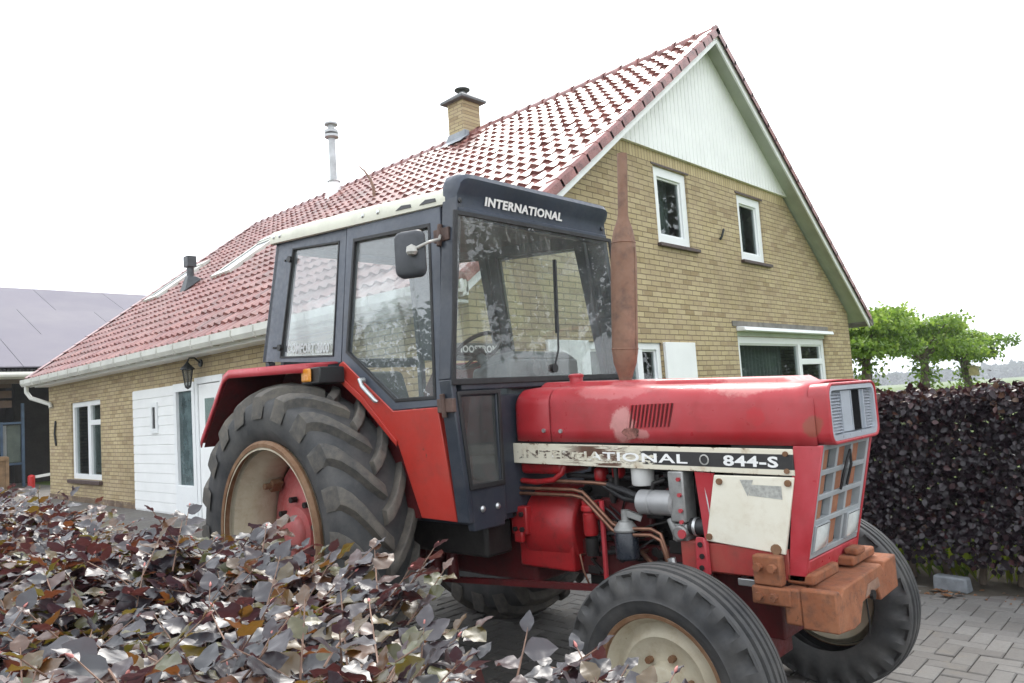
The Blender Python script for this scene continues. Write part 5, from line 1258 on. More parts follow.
# roof
q = MB(); rows = []
for a in list(np.linspace(-.985, .86, 9)):
    zb = 2.806 - .0745 * (a + .98); zt = zb + .095 + .012 * math.sin((a + 1) * 1.6)
    half = [(.628, zb), (.648, zb + .004), (.650, zb + .03), (.642, zt - .03), (.62, zt - .006), (.58, zt + .006), (.35, zt + .028), (0, zt + .036)]
    rows.append([T(a, s, z) for s, z in half] + [T(a, -s, z) for s, z in reversed(half[:-1])])
r0 = [(x + .03, y * .97, z - .02 if z > 2.86 else z) for x, y, z in rows[0]]
q.grid(rows); q.add(rows[0], [tuple(range(len(rows[0])))]); q.add(rows[-1], [tuple(range(len(rows[0])))[::-1]])
croof = q.build('cab_roof', M['roof_cream'], tractor, smooth=45)
q = MB()
for a in (-.93, -.85, .0 + .12, .27):
    zb = 2.806 - .0745 * (a + .98); q.lathe([(.014, 0), (.014, .004), (.006, .01), (0, .01)], T(a, .648, zb + .045), (0, -1, 0), 12)
q.each('roof_bolt', M['zinc'], croof)
q = MB()
for a0, a1 in ((.44, .58), (.65, .79)):
    q.hexa([CS(a0, 2.70, .03), CS(a1, 2.70, .03), T(a1, .653, 2.745 - .0745 * (a1 - a0)), T(a0 + .04, .653, 2.745)], [CS(a0, 2.70, .05), CS(a1, 2.70, .05), T(a1, .658, 2.745 - .0745 * (a1 - a0)), T(a0 + .04, .658, 2.745)]) if False else q.hexa([T(a0, .650, 2.722 - .0745 * (a0 - .5)), T(a1, .650, 2.722 - .0745 * (a1 - .5)), T(a1 - .01, .646, 2.742 - .0745 * (a1 - .5)), T(a0 + .05, .646, 2.742 - .0745 * (a0 - .5))], [T(a0, .654, 2.722 - .0745 * (a0 - .5)), T(a1, .654, 2.722 - .0745 * (a1 - .5)), T(a1 - .01, .650, 2.742 - .0745 * (a1 - .5)), T(a0 + .05, .650, 2.742 - .0745 * (a0 - .5))])
q.each('roof_slot', M['black'], croof, smooth=0)
q = MB(); q.box(-.95, .85, -.60, .60, 2.655, 2.665) if False else q.hexa([T(-.93, .60, 2.795), T(.88, .60, 2.655), T(.88, -.60, 2.655), T(-.93, -.60, 2.795)], [T(-.93, .60, 2.80), T(.88, .60, 2.66), T(.88, -.60, 2.66), T(-.93, -.60, 2.80)]); q.build('headlining', M['cab_inner'], croof, smooth=0)
# visor
q = MB(); vp = [(.945, 2.575), (.962, 2.60), (.962, 2.628), (.952, 2.636), (.955, 2.68), (.968, 2.715), (.995, 2.755), (1.005, 2.785), (.99, 2.812), (.95, 2.826), (.86, 2.83), (.83, 2.80), (.84, 2.60)]
rows = []
for s, k in ((.648, .0), (.646, .55), (.632, .82), (.608, .96), (.57, 1.0)):
    rows.append([T(.90 + (a - .90) * (.55 + .45 * k if z > 2.7 else 1) , s, z if z < 2.69 else 2.69 + (z - 2.69) * (.35 + .65 * k)) for a, z in vp])
rows = rows + [T and [T(a, s, z) for a, z in vp] for s in (.2, -.2)] + [mir(r) for r in reversed(rows)]
n = len(vp); q.add([p for r in rows for p in r], [(i * n + j, i * n + (j + 1) % n, (i + 1) * n + (j + 1) % n, (i + 1) * n + j) for i in range(len(rows) - 1) for j in range(n)] + [tuple(range(n)), tuple(range((len(rows) - 1) * n, len(rows) * n))[::-1]])
visor = q.build('cab_visor', M['navy'], tractor, smooth=35)
up_ = Vector(T(.975, 0, 2.73)) - Vector(T(.953, 0, 2.65)); up_.normalize()
text_obj('lettering', 'INTERNATIONAL', M['letter'], visor, T(.962, .455, 2.664), (0, 1, 0), up_, .050, .655, .035, .003)
q = MB()
for s in (.635, -.61): q.lathe([(.014, 0), (.014, .005), (0, .008)], T(.958, s, 2.67), (1, 0, 0), 12)
q.each('visor_bolt', M['black'], visor)
# wiper
q = MB(); q.cyl(T(.934, -.03, 1.775), T(.975, -.03, 1.775), .026, 14); q.tube([T(.968, -.03, 1.78), T(.985, -.055, 1.88), T(.972, -.085, 2.12)], .006, 6); q.bar(T(.968, -.075, 1.98), T(.962, -.105, 2.42), .014, .02, (1, 0, 0)); q.build('wiper', M['black'], cab)
q = MB(); q.lathe([(.0, 0), (.05, .0), (.055, .03), (.04, .08), (0, .09)], T(.86, .09, 1.775), (1, 0, 0), 16); q.build('wiper_motor', M['dash'], cab)
# mirror
q = MB(); rows = []
mc = T(.815, .875, 2.385)
def MP(x, z, d): return (mc[0] + x * .79 , mc[1] + d + x * .20, mc[2] + z * .88 - x * .03)
def rr2(wx, hz_, r, d, n=6):
    pts = []
    for cx, cz, a0 in ((wx - r, hz_ - r, 0), (-wx + r, hz_ - r, PI / 2), (-wx + r, -hz_ + r, PI), (wx - r, -hz_ + r, 1.5 * PI)):
        for k in range(n + 1): an = a0 + k / n * PI / 2; pts.append(MP(cx + r * math.cos(an), cz + r * math.sin(an), d))
    return pts
L0 = [rr2(.085, .115, .04, -.022), rr2(.102, .132, .045, -.012), rr2(.108, .139, .048, .006), rr2(.108, .139, .048, .016), rr2(.1, .131, .045, .018)]
n = len(L0[0]); q.add([p for r in L0 for p in r], [(i * n + j, i * n + (j + 1) % n, (i + 1) * n + (j + 1) % n, (i + 1) * n + j) for i in range(4) for j in range(n)] + [tuple(range(n)), tuple(range(4 * n, 5 * n))[::-1]])
mirr = q.build('mirror', simple('grey_mirror_back', (.035, .038, .045), .5, 0, .2), tractor, smooth=45)
q = MB(); q.add(rr2(.103, .134, .046, .020) + rr2(.11, .141, .049, .012), [(i, (i + 1) % n, n + (i + 1) % n, n + i) for i in range(n)]); q.build('mirror_edge', simple('orange_mirror_rim', (.30, .16, .09), .5), mirr)
q = MB(); q.tube([T(.84, .68, 2.50), T(.92, .76, 2.455), T(.93, .84, 2.43), T(.87, .90, 2.395)], .008, 8); q.lathe([(0, 0), (.022, .004), (.03, .018), (.026, .045), (.0, .06)], MP(.065, -.02, -.04), (0, 0, 1), 14)
q.build('mirror_arm', simple('pale_mirror_joint', (.38, .37, .34), .4, .3), mirr)
# far mirror knob
q = MB(); q.lathe([(0, 0), (.03, .01), (.03, .05), (0, .06)], T(.93, -.76, 2.12), (0, 0, 1), 12); q.tube([T(.95, -.68, 2.3), T(.95, -.75, 2.2), T(.93, -.76, 2.15)], .008, 8); q.build('side_lamp_stalk', M['zinc'], cab)
# interior
q = MB(); q.lathe([(.165, -.013), (.178, -.009), (.185, 0), (.178, .009), (.165, .013), (.158, 0)], (0, 0, 0), (0, 0, 1), 40, closed=True)
sw = q.build('steering_wheel', M['black'], cab, smooth=60); sw.location = T(.40, .04, 1.93); sw.rotation_euler = (0, -.62, 0)
q = MB()
for an in (PI, 1.75, -1.75):
    q.bar((.02 * math.cos(an), .02 * math.sin(an), -.03), (.17 * math.cos(an), .17 * math.sin(an), 0), .022, .01)
q.lathe([(.04, -.05), (.045, -.02), (.03, -.005), (0, 0)], (0, 0, 0), (0, 0, 1), 20); q.build('wheel_spokes', M['black'], sw)
q = MB(); q.tube([T(.42, .04, 1.90), T(.62, .04, 1.65), T(.75, .04, 1.3)], .03, 12); q.build('steering_column', M['dash'], cab)
q = MB(); q.hexa([T(.52, .32, 1.3), T(.90, .32, 1.3), T(.90, -.36, 1.3), T(.52, -.36, 1.3)], [T(.58, .26, 1.80), T(.90, .28, 1.84), T(.90, -.34, 1.84), T(.58, -.28, 1.80)]); q.hexa([T(.60, .24, 1.80), T(.90, .28, 1.835), T(.90, -.34, 1.835), T(.60, -.26, 1.80)], [T(.66, .18, 1.87), T(.87, .2, 1.885), T(.87, -.26, 1.885), T(.66, -.20, 1.87)])
dsh = q.build('dashboard', M['dash'], cab, bevel=.02, seg=3)
q = MB(); q.hexa([T(.24, .06, 1.895), T(.24, -.33, 1.895), T(.24, -.33, 1.995), T(.24, .06, 1.995)], [T(.245, .06, 1.895), T(.245, -.33, 1.895), T(.245, -.33, 1.995), T(.245, .06, 1.995)]); nb = q.build('name_board', simple('dark_grey_board', (.10, .11, .10), .5, 0, .1), cab, smooth=0)
text_obj('lettering', 'JOOSTROM', M['letter'], nb, T(.247, .04, 1.918), (0, 1, 0), (0, 0, 1), .062, .34, .035)
q = MB(); q.box(-.55, -.05, -.24, .24, 1.30, 1.44); st = q.build('seat', M['seat'], cab, bevel=.05, seg=4)
q = MB(); q.hexa([T(-.62, .23, 1.40), T(-.50, .23, 1.40), T(-.50, -.23, 1.40), T(-.62, -.23, 1.40)], [T(-.74, .20, 1.88), T(-.64, .20, 1.88), T(-.64, -.20, 1.88), T(-.74, -.20, 1.88)]); q.build('backrest', M['seat'], st, bevel=.04, seg=4)
q = MB(); q.box(-.45, -.15, -.15, .15, 1.02, 1.30); q.build('seat_base', M['dark_metal'], st)
q = MB(); q.hexa([T(-.35, .56, 1.02), T(.45, .56, 1.02), T(.25, .56, 1.45), T(-.35, .56, 1.62)], [T(-.35, .65, 1.02), T(.45, .65, 1.02), T(.25, .65, 1.45), T(-.35, .65, 1.62)]); q.hexa([T(-.35, -.56, 1.02), T(.45, -.56, 1.02), T(.25, -.56, 1.45), T(-.35, -.56, 1.62)], [T(-.35, -.65, 1.02), T(.45, -.65, 1.02), T(.25, -.65, 1.45), T(-.35, -.65, 1.62)])
q.each('arch_lining', M['cab_inner'], cab, bevel=.02)
q = MB(); q.tube([T(.55, -.40, 1.05), T(.50, -.42, 1.5), T(.46, -.42, 1.62)], .010, 8); q.lathe([(0, 0), (.022, .01), (.024, .03), (0, .05)], T(.46, -.42, 1.60), (0, 0, 1), 12); q.build('gear_lever', M['black'], cab)
# under-cab: tank and step
q = MB(); q.box(-.2, .86, -.50, -.30, .78, .965); q.build('cab_mount', M['dark_metal'], tractor, bevel=.02)
q = MB(); q.box(-.2, .86, .30, .50, .78, .965); q.build('fuel_tank', M['dark_metal'], tractor, bevel=.02)
q = MB(); q.bar(T(.05, .62, 1.0), T(.05, .62, .55), .03, .05); q.build('step_bracket', M['dark_metal'], tractor)

# ================================================================== HEDGES
def near_hedge():
    root = tag(empty('copper_beech_hedge', (-4.4, -3, 0)), 'glossy purple and rust leaved beech hedge in the foreground, waist high before the tractor', 'hedge')
    def uf(v):                                   # far edge of the clipped top
        return np.interp(v, [-7.5, -4.8, -4.0, -2.2, .6, 3.5], [-4.08, -3.98, -3.76, -3.50, -3.50, -3.5])
    P, D, Nn, Ln, T_ = [], [], [], [], []
    tw = MB(); bud = MB()
    n = 5000
    for i in range(n):
        v = RNG.uniform(-7.0, 3.2) if RNG.random() < .2 else RNG.uniform(-5.2, 2.6)
        if i > 4200: v = RNG.uniform(-4.75, -4.1)
        if v < -4.72 and RNG.random() < .8: continue
        far = uf(v)
        d = RNG.random() ** .85 * 1.75
        x = far - d
        zt = 1.10 + .035 * math.sin(v * 2.3 + x * 3) + .03 * math.sin(v * 5.1 - x * 2) + np.interp(v, [-4.8, -4.3, -4.0, -3, -1.5, .2, 1.5, 3], [-.06, -.02, -.01, -.04, -.07, -.07, .0, .02])
        if -4.28 < v < -3.72 and d < .34: continue
        depth = abs(RNG.normal(0, .10))
        if d < .12 and RNG.random() < .7: depth += RNG.uniform(0, .5)          # the far face too
        base = np.array([x, v, zt - depth - .02])
        dist = math.hypot(x - CAM.x, v - CAM.y)
        if dist < 1.08: continue
        # sprig direction: outward and up
        az = RNG.uniform(0, 2 * PI); el = RNG.uniform(.1, .9)
        dr = np.array([math.cos(az) * math.cos(el), math.sin(az) * math.cos(el), math.sin(el)])
        if d < .15: dr[0] = abs(dr[0])
        L = RNG.uniform(.10, .24) * (1.25 if RNG.random() < .10 else 1) * (.6 if v < -4.3 else 1)
        side = np.cross(dr, [0, 0, 1]); side /= np.linalg.norm(side) + 1e-6; upn = np.cross(side, dr)
        sag = RNG.uniform(-.25, .35)
        nl = int(L / .026); ctr = [base + dr * L * t + np.array([0, 0, -sag * L * t * t]) for t in np.linspace(0, 1, 5)]
        if depth < .16: tw.tube([tuple(c) for c in ctr], [.003, .0027, .0023, .0018, .0012], 5, cap=False)
        base_t = RNG.choice([.2, .42, .62, .82], p=[.47, .16, .14, .23])
        for k in range(nl):
            t = (k + .7) / nl; p = base + dr * L * t + np.array([0, 0, -sag * L * t * t])
            sgn = 1 if k % 2 else -1
            ld = dr * .55 + side * sgn * .85 + np.array([0, 0, RNG.normal(-.12, .28)]) + RNG.normal(0, .18, 3)
            if k == nl - 1: ld = dr + RNG.normal(0, .2, 3)
            nn = upn * .55 + np.array([0, 0, .65]) + RNG.normal(0, .36, 3)
            P.append(p); D.append(ld); Nn.append(nn); Ln.append(min(1, .55 + .3 * (dist - .6)) * RNG.uniform(.054, .092) * (.75 if t > .85 else 1)); T_.append(np.clip(base_t + RNG.normal(0, .16), 0, 1))
        if RNG.random() < .22 and depth < .12:
            c = ctr[-1]; e = c + dr * .012; bud.lathe([(0, 0), (.0035, .004), (.003, .010), (0, .017)], tuple(c), tuple(dr), 6)
    leaf_obj('leaves', P, D, Nn, np.array(Ln), .74, T_, M['beech_near'], root, 7, 4, .20, .30, .06, serr=.035, loc=(-4.4, -3, 0)).location = (0, 0, 0)
    # inner, shaded foliage that closes the hedge
    m = 7000; vv = RNG.uniform(-6.5, 3.2, m); dd = RNG.uniform(.0, 1.7, m)
    pp = np.stack([uf(vv) - dd, vv, RNG.uniform(.35, 1.02, m)], 1); keep = np.hypot(pp[:, 0] - CAM.x, pp[:, 1] - CAM.y) > .6; pp = pp[keep]
    k = len(pp); leaf_obj('inner_leaves', pp, unit(k), unit(k) + [0, 0, .8], RNG.uniform(.05, .085, k), .72, RNG.uniform(0, .9, k), M['beech_near'], root, 2, 2, .2, .3, 0, loc=(-4.4, -3, 0)).location = (0, 0, 0)
    off = Vector((-4.4, -3, 0))
    t1 = tw.build('twigs', M['twig'], root, smooth=60, recalc=False, loc=off); t1.location = (0, 0, 0)
    b1 = bud.build('buds', M['bud'], root, smooth=60, recalc=False, loc=off); b1.location = (0, 0, 0); b1['kind'] = 'stuff'
    st = MB()
    for i in range(40):
        v = -6.5 + i * .25; x = uf(v) - .8 + random.uniform(-.15, .15)
        st.tube([(x, v, 0), (x + random.uniform(-.05, .05), v + .03, .5), (x + random.uniform(-.15, .15), v + random.uniform(-.1, .1), 1.0)], [.022, .016, .006], 7)
    s1 = st.build('stems', M['bark'], root, loc=off); s1.location = (0, 0, 0)
near_hedge()
def far_hedge():
    X0, X1, Y0, Y1, H0 = 1.16, 2.0, -9.5, -1.3, 1.46
    root = tag(empty('copper_beech_hedge', (1.55, -5, 0)), 'tall dark purple clipped beech hedge behind the front of the tractor', 'hedge')
    P, Nn = [], []
    n = 36000
    # front face, top, ends, back
    for i in range(n):
        r = RNG.random(); d = abs(RNG.normal(0, .055))
        y = RNG.uniform(Y0, Y1) if RNG.random() < .3 else RNG.uniform(-6.2, -2.0)
        bul = .08 * math.sin(y * 2.1) + .05 * math.sin(y * 5.3 + 1)
        if r < .62:
            z = RNG.uniform(.17, H0 + .02); x = X0 + d + bul * math.sin(z * 2.6 + y) - .04 + (-abs(RNG.normal(0, .05)) if RNG.random() < .12 else 0) + .06 * (z > 1.35) * (z - 1.35) / .15; nn = (-1, 0, .25)
            if z < .19 or (z < .30 and RNG.random() < .45): continue
        elif r < .88:
            x = RNG.uniform(X0, X1); z = H0 - d - .10 * (abs(x - 1.58) / .42) ** 3 + .025 * math.sin(y * 4) + .03 * math.sin(y * 11 + x * 5) + .02 * math.sin(y * 23) + .03 * math.sin(x * 7 + y * 3) + (RNG.exponential(.014) if RNG.random() < .15 else 0); nn = (-.2, 0, 1)
        elif r < .95: z = RNG.uniform(.2, H0); x = X1 - d; nn = (1, 0, .2)
        else: x = RNG.uniform(X0, X1); z = RNG.uniform(.2, H0); y = Y1 - d if RNG.random() < .6 else Y0 + d; nn = (0, 1 if y > -5 else -1, .2)
        P.append((x, y, z)); Nn.append(nn)
    P = np.array(P); k = len(P); Nn = np.array(Nn, float) + RNG.normal(0, .45, (k, 3))
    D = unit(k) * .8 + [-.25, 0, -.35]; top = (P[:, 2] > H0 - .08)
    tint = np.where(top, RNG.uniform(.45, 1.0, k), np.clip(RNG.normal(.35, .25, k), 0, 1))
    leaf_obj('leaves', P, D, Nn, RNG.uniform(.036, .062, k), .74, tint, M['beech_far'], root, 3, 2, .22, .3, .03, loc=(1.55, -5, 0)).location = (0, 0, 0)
    m = 17000; pp = np.stack([RNG.uniform(X0 + .08, X1 - .1, m), RNG.uniform(Y0, Y1, m), RNG.uniform(.28, H0 - .08, m)], 1)
    leaf_obj('inner_leaves', pp, unit(m), unit(m), RNG.uniform(.06, .09, m), .8, RNG.uniform(0, .5, m), M['beech_far'], root, 2, 2, .2, .3, 0, loc=(1.55, -5, 0)).location = (0, 0, 0)
    st = MB()
    for i in range(34):
        y = Y0 + .1 + i * .24; x = 1.5 + random.uniform(-.08, .08)
        st.tube([(x, y, 0), (x + random.uniform(-.03, .03), y + random.uniform(-.05, .05), .35), (x + random.uniform(-.1, .1), y, 1.2)], [.028, .02, .008], 7)
        st.tube([(x, y, .15), (x - .15, y + random.uniform(-.15, .15), .45)], [.012, .006], 6)
    s1 = st.build('stems', M['bark'], root, loc=(1.55, -5, 0)); s1.location = (0, 0, 0)
far_hedge()

# ---- grass and weeds behind the hedge foot, dry leaves, concrete block
m = 3500; pp = np.stack([RNG.uniform(1.5, 3.4, m), RNG.uniform(-7.5, -1.5, m), np.full(m, -.01)], 1)
dd = RNG.normal(0, .45, (m, 3)); dd[:, 2] = 1
wd = leaf_obj('weeds', pp, dd, unit(m), RNG.uniform(.10, .30, m), .16, RNG.uniform(0, 1, m), M['weed'], None, 3, 2, .2, .7)
tag(wd, kind='stuff')
m = 160; pp = np.stack([RNG.uniform(.88, 1.22, m), RNG.uniform(-7, -2.2, m), RNG.uniform(.008, .016, m)], 1)
dl = leaf_obj('leaf_litter', pp, unit(m) * [1, 1, .15], np.array([0, 0, 1.]) + RNG.normal(0, .2, (m, 3)), RNG.uniform(.02, .06, m), .6, RNG.uniform(0, 1, m), M['dry_leaf'], None, 2, 2, .3, .5); tag(dl, kind='stuff')
for k, (x, y, r) in enumerate(((1.00, -3.72, .3), (.93, -3.83, 2.0), (1.03, -4.30, 1.0))):
    lf = leaf_obj('fallen_leaf', [(0, 0, 0), (.02, .02, .004)], [(math.cos(r), math.sin(r), .05), (math.sin(r), math.cos(r), .1)], [(0, 0, 1), (.1, .2, 1)], np.array([.13, .09]), .6, [.3, .6], M['dry_leaf'], None, 4, 2, .3, .4, .05)
    lf.location = (x, y, .02); tag(lf, ['curled brown fallen leaf on the paving, nearest to the grey block', 'brown fallen leaf on the paving between the block and the front wheel', 'pale brown fallen leaf on the soil right of the grey block'][k], 'leaf', 'fallen leaves by the hedge foot')
q = MB(); bx, by = 1.15, -3.75
q.hexa([(-.055, -.12, 0), (.055, -.12, 0), (.055, .12, 0), (-.055, .12, 0)], [(-.05, -.108, .105), (.05, -.108, .105), (.05, .115, .108), (-.05, .115, .108)])
blk = q.build('concrete_block', M['stone'], None, bevel=.014, seg=3); blk.location = (bx, by, .0); blk.rotation_euler = (0, .02, -.12); tag(blk, 'grey concrete block lying on the soil at the foot of the dark hedge', 'block')

# ================================================================== TREES
def tree(name, label, group, loc, trunk_h, r0, crown, n_leaf, leaf_len, mat, lean=(0, 0), low=None, tint=None, nblob=26, seed=1, cat='tree'):
    rs = np.random.default_rng(seed); rnd = random.Random(seed)
    root = tag(empty(name, loc), label, cat, group)
    cx, cy, cz, rx, ry, rz = crown
    t = MB(); n = 8
    pts = [(lean[0] * i / n + .03 * rnd.uniform(-1, 1), lean[1] * i / n + .03 * rnd.uniform(-1, 1), trunk_h * i / n - (.1 if i == 0 else 0)) for i in range(n + 1)]
    t.tube(pts, [r0 * (1.25 if i == 0 else 1 - .3 * i / n + .06 * rnd.uniform(-1, 1)) for i in range(n + 1)], 12)
    top = Vector(pts[-1]); blobs = []
    for b in range(nblob):
        an = rnd.uniform(0, 2 * PI); rr = math.sqrt(rnd.random()) * .85; zz = rnd.uniform(-.75, .8)
        k = math.sqrt(max(.05, 1 - zz * zz * .8))
        c = Vector((cx + rx * rr * k * math.cos(an), cy + ry * rr * k * math.sin(an), cz + rz * zz)); blobs.append(c)
        if b < 14:
            s0 = Vector(pts[n - rnd.randint(0, 1)]); mid = (s0 + c) / 2 + Vector((0, 0, rnd.uniform(-.05, .15) * rz))
            t.tube([tuple(s0), tuple(mid), tuple(c)], [r0 * .4, r0 * .22, r0 * .06], 7)
    t.build('trunk', M['bark'], root)
    P, C = [], []
    per = n_leaf // nblob
    for c in blobs:
        sc = rnd.uniform(.20, .42)
        q = rs.normal(size=(per, 3)); q /= np.linalg.norm(q, axis=1)[:, None]; q *= (rs.random(per) ** .4 * rs.choice([1, 1, 1, 1.35], per))[:, None]
        P.append(np.array(c) + q * np.array([rx, ry, rz * 1.15]) * sc); C.append(np.full(per, rnd.uniform(-.34, .30)))
    P = np.concatenate(P); C = np.concatenate(C)
    if low:      # suckers round the stem
        k = low; q = np.stack([rs.normal(0, .20, k), rs.normal(0, .20, k), rs.uniform(.9, trunk_h * .95, k)], 1); P = np.concatenate([P, q]); C = np.concatenate([C, np.zeros(k)])
    k = len(P); N0 = rs.normal(0, .55, (k, 3)) + [0, 0, .8]; D = rs.normal(0, .8, (k, 3)) + [0, 0, -.35]
    tt = np.clip(rs.normal(.45, .22, k) + C, 0, 1)
    leaf_obj('crown', P, D, N0, rs.uniform(.7, 1.25, k) * leaf_len, .72, tt, mat, root, 2, 2, .2, .35)
    return root
limes = [(12.73, .49, 0), (17.23, .49, 0), (21.78, .49, 0)]
lab = ['pollarded green lime tree nearest the house corner, first of the row beyond the hedge', 'pollarded green lime tree in the middle of the row, leafy shoots round its stem', 'pollarded green lime tree at the far end of the row, nest box on its stem']
for i, (x, y, z) in enumerate(limes):
    sp = [(1.9, 1.5, .50), (2.2, 1.6, .52), (1.25, 1.5, .50)][i]
    tree('lime_tree', lab[i], 'pollarded lime trees in a row', (x, y, -.05), [2.25, 2.25, 2.2][i], .14, ([.1, .1, -.35][i], 0, [2.65, 2.68, 2.52][i], sp[0], sp[1], sp[2]), 8000, .115, M['green_leaf'], low=[420, 520, 380][i], seed=20 + i, nblob=30)
bh = empty('nest_box', (21.52, .22, 1.45)); tag(bh, 'small pale wooden nest box hung on the farthest lime stem', 'nest box')
q = MB(); q.hexa([(-.12, -.12, 0), (.12, -.12, 0), (.12, .12, 0), (-.12, .12, 0)], [(-.12, -.12, .24), (.12, -.12, .24), (.12, .12, .30), (-.12, .12, .30)]); q.build('box_body', M['box_wood'], bh, bevel=.006)
q = MB(); q.hexa([(-.16, -.17, .245), (.16, -.17, .245), (.16, .14, .31), (-.16, .14, .31)], [(-.16, -.17, .265), (.16, -.17, .265), (.16, .14, .33), (-.16, .14, .33)]); q.build('box_roof', M['box_wood'], bh)
q = MB(); q.cyl((0, -.125, .15), (0, -.121, .15), .03, 12); q.build('entrance_hole', M['black'], bh)
# trees outside the frame that the windows mirror
tree('broadleaf_tree', 'large leafy tree standing out of view to the right, mirrored in the windscreen', 'trees mirrored in the glass', (13.5, -14.5, 0), 3.0, .28, (0, 0, 6.2, 3.6, 3.6, 3.2), 5200, .30, M['dark_green_leaf'], seed=41, nblob=40)
tree('broadleaf_tree', 'large leafy tree standing out of view to the right, mirrored in the bedroom windows', 'trees mirrored in the glass', (24.5, -10.0, 0), 3.2, .36, (0, 0, 7.6, 5.6, 5.6, 5.6), 7500, .42, M['dark_green_leaf'], seed=42, nblob=40)
tree('broadleaf_tree', 'slim leafy tree standing out of view to the left, mirrored in the cab door', 'trees mirrored in the glass', (-12.5, 9.4, 0), 2.0, .16, (0, 0, 4.3, 2.3, 2.3, 2.2), 3600, .22, M['dark_green_leaf'], seed=43, nblob=26)
tree('broad_bush', 'wide leafy bush out of view to the right, mirrored in the big ground floor window', 'trees mirrored in the glass', (22.0, -6.5, 0), 1.0, .14, (0, 0, 2.3, 3.6, 3.6, 2.3), 5200, .26, M['dark_green_leaf'], seed=44, nblob=36, cat='bush')
# far wood on the horizon: one mass of crowns
P = []
for i in range(620):
    X = RNG.uniform(150, 700); Y = RNG.uniform(560, 640); hgt = RNG.uniform(4, 8) * (1 + .25 * math.sin(X * .02))
    x, y = camxy(X, Y); k = 40
    q_ = unit(k) * (RNG.random(k) ** .4)[:, None] * [9, 7, hgt * .5]
    P.append(q_ + [x, y, -5.6 + hgt * .5])
P = np.concatenate(P); k = len(P)
tag(leaf_obj('far_wood', P, unit(k), unit(k) + [0, 0, .5], RNG.uniform(4.0, 7.0, k), .9, RNG.uniform(0, 1, k), M['far_trees'], None, 2, 2), kind='stuff')
# rail fence glimpsed beyond the house corner
rfence = empty('rail_fence', (12.2, 2.6, 0)); tag(rfence, 'low weathered rail between posts glimpsed beside the first lime stem', 'fence')
for dx in (0, 1.6):
    q = MB(); q.box(dx - .05, dx + .05, -.05, .05, 0, 1.5); q.build('fence_post', M['wood_post'], rfence, bevel=.005)
q = MB(); q.box(-.2, 1.8, -.075, -.052, 1.28, 1.38); q.build('fence_rail', M['wood_post'], rfence, bevel=.004)

# ================================================================== BARN
bn = tag(empty('barn', (0, 18.6, 0)), 'low open fronted barn with a pale grey sheet roof behind the house', 'barn')
BY = 0.0; EZ = 3.30; RZ_ = 6.95; RD = 8.2
q = MB(); nx = 9
for i in range(nx):
    x0, x1 = -9 + i * 2.4, -9 + (i + 1) * 2.4
    for j in range(3):
        t0, t1 = j / 3, (j + 1) / 3; P0 = lambda t: (-.35 + (RD + .35) * t, EZ + (RZ_ - EZ) * t)
        y0, z0 = P0(t0); y1, z1 = P0(t1 + .01); l = .03 * (3 - j)
        sh = (j % 2) * 1.2
        q.hexa([(x0 + sh + .008, y0, z0 + l), (x1 + sh - .008, y0, z0 + l), (x1 + sh - .008, y1, z1 + l - .03), (x0 + sh + .008, y1, z1 + l - .03)], [(x0 + sh + .008, y0, z0 + l + .03), (x1 + sh - .008, y0, z0 + l + .03), (x1 + sh - .008, y1, z1 + l), (x0 + sh + .008, y1, z1 + l)], random.random())
q.build('roof', M['barn_roof'], bn, smooth=0, tint=True)
q = MB(); q.hexa([(-9, RD, RZ_ - .02), (12.6, RD, RZ_ - .02), (12.6, 2 * RD + .3, EZ), (-9, 2 * RD + .3, EZ)], [(-9, RD, RZ_ + .03), (12.6, RD, RZ_ + .03), (12.6, 2 * RD + .3, EZ + .05), (-9, 2 * RD + .3, EZ + .05)])
q.hexa([(-9, -.3, EZ - .06), (12.6, -.3, EZ - .06), (12.6, RD, RZ_ - .1), (-9, RD, RZ_ - .1)], [(-9, -.3, EZ - .03), (12.6, -.3, EZ - .03), (12.6, RD, RZ_ - .07), (-9, RD, RZ_ - .07)]); q.build('roof_boards', M['barn_inner'], bn, smooth=0)
q = MB(); q.tube([(-9, -.42, EZ - .12), (12.4, -.42, EZ - .12)], .075, 10); q.box(-9, 12.4, -.36, -.33, EZ - .22, EZ - .02); q.build('gutter', M['gutter'], bn)
q = MB(); 
for i in range(100): q.box(-4 + i * .09, -4 + i * .09 + .05, -.34, -.30, EZ - .01, EZ + .05)
q.build('sheet_ends', M['black'], bn, smooth=0)
q = MB(); q.box(-9, 12.4, 9.9, 10, 0, 6); q.box(-9.0, -8.9, 0, 10, 0, 3.3); q.box(12.3, 12.4, 0, 10, 0, 3.3); q.box(1.0, 1.05, 2.41, 9.9, 0, 4.2); q.box(1.05, 12.3, 2.4, 2.5, 0, 4.2)
q.box(-1.5, .93, 3.0, 3.08, 2.0, 4.3); q.build('wall', M['barn_inner'], bn, smooth=0)
q = MB(); q.box(-9, 12.4, .1, 16, -.02, .08); q.build('floor', M['sand'], bn, smooth=0)
q = MB(); q.box(-4.1, -3.9, -.1, .1, 0, 3.2); q.box(-9, 12, -.06, .1, 2.98, 3.19); q.each('timber_post', M['wood_post'], bn)
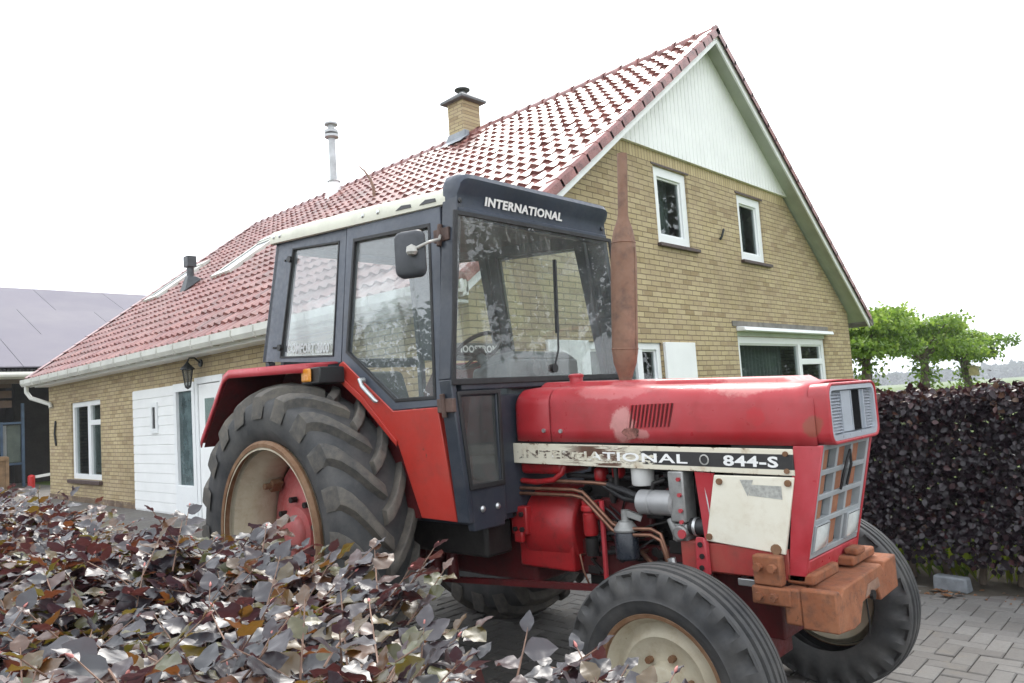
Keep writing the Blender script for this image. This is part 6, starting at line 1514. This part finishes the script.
# door frame of blue steel with a glazed door, inside the barn mouth
q = MB(); q.box(.74, .81, .5, .57, .08, 2.45); q.box(.24, .30, .5, .57, .08, 1.95); q.box(.30, .74, .505, .565, 1.88, 1.94); q.box(.30, .74, .505, .565, .75, .81); dfr = q.build('blue_door_frame', M['steel_blue'], bn, bevel=.006)
q = MB(); q.box(.02, .17, .55, .65, .1, 2.3); q.box(.31, .40, .59, .62, .1, 1.86); q.each('grey_door', M['grey_door'], bn, bevel=.006)
q = MB(); q.box(.41, .73, .60, .62, .82, 1.86); q.build('door_glass', simple('dim_green_glass', (.10, .13, .12), .2, 0, .3, 3), bn)
q = MB()
for z in (2.35, 2.62, 2.9): q.box(-2.0, .55, .66, .70, z, z + .2)
q.each('upper_board', simple('brown_barn_boards', (.12, .08, .055), .85, 0, .3, 3), bn, bevel=.005)
cr = empty('chipboard_crate', (-.22, 18.5, .08)); tag(cr, 'brown chipboard crate standing in the barn mouth at the far left', 'crate')
q = MB(); q.box(-.42, .42, -.3, .3, 0, .95); q.build('crate_body', M['crate'], cr, bevel=.008)
q = MB(); q.box(-.44, .44, -.335, -.302, .0, .09); q.box(-.44, .44, -.335, -.302, .84, .93); q.box(-.44, -.36, -.333, -.303, .095, .835); q.box(.36, .44, -.333, -.303, .095, .835); q.build('crate_batten', M['crate'], cr, bevel=.004)
hy = empty('red_bollard', (.62, 17.75, .08)); tag(hy, 'short red post with a white bar beside it, standing before the barn door', 'bollard')
q = MB(); q.lathe([(.085, 0), (.085, .38), (.06, .41), (.0, .43)], (0, 0, 0), (0, 0, 1), 16); q.build('red_post', M['red_hydrant'], hy)
q = MB(); q.bar((.09, 0, .36), (.75, 0, .42), .05, .07); q.build('white_bar', M['white'], hy)

# ================================================================== AIR
hm, hnt, hout = new_mat('thin_summer_haze')
pv = hnt.nodes.new('ShaderNodeVolumePrincipled'); pv.inputs['Color'].default_value = (.90, .94, 1.0, 1); pv.inputs['Density'].default_value = .0007; pv.inputs['Anisotropy'].default_value = .2
hnt.links.new(pv.outputs[0], hout.inputs['Volume'])
q = MB(); q.box(-1600, 1600, -1600, 1600, -12, 20); tag(q.build('haze', hm, None, smooth=0), kind='stuff')
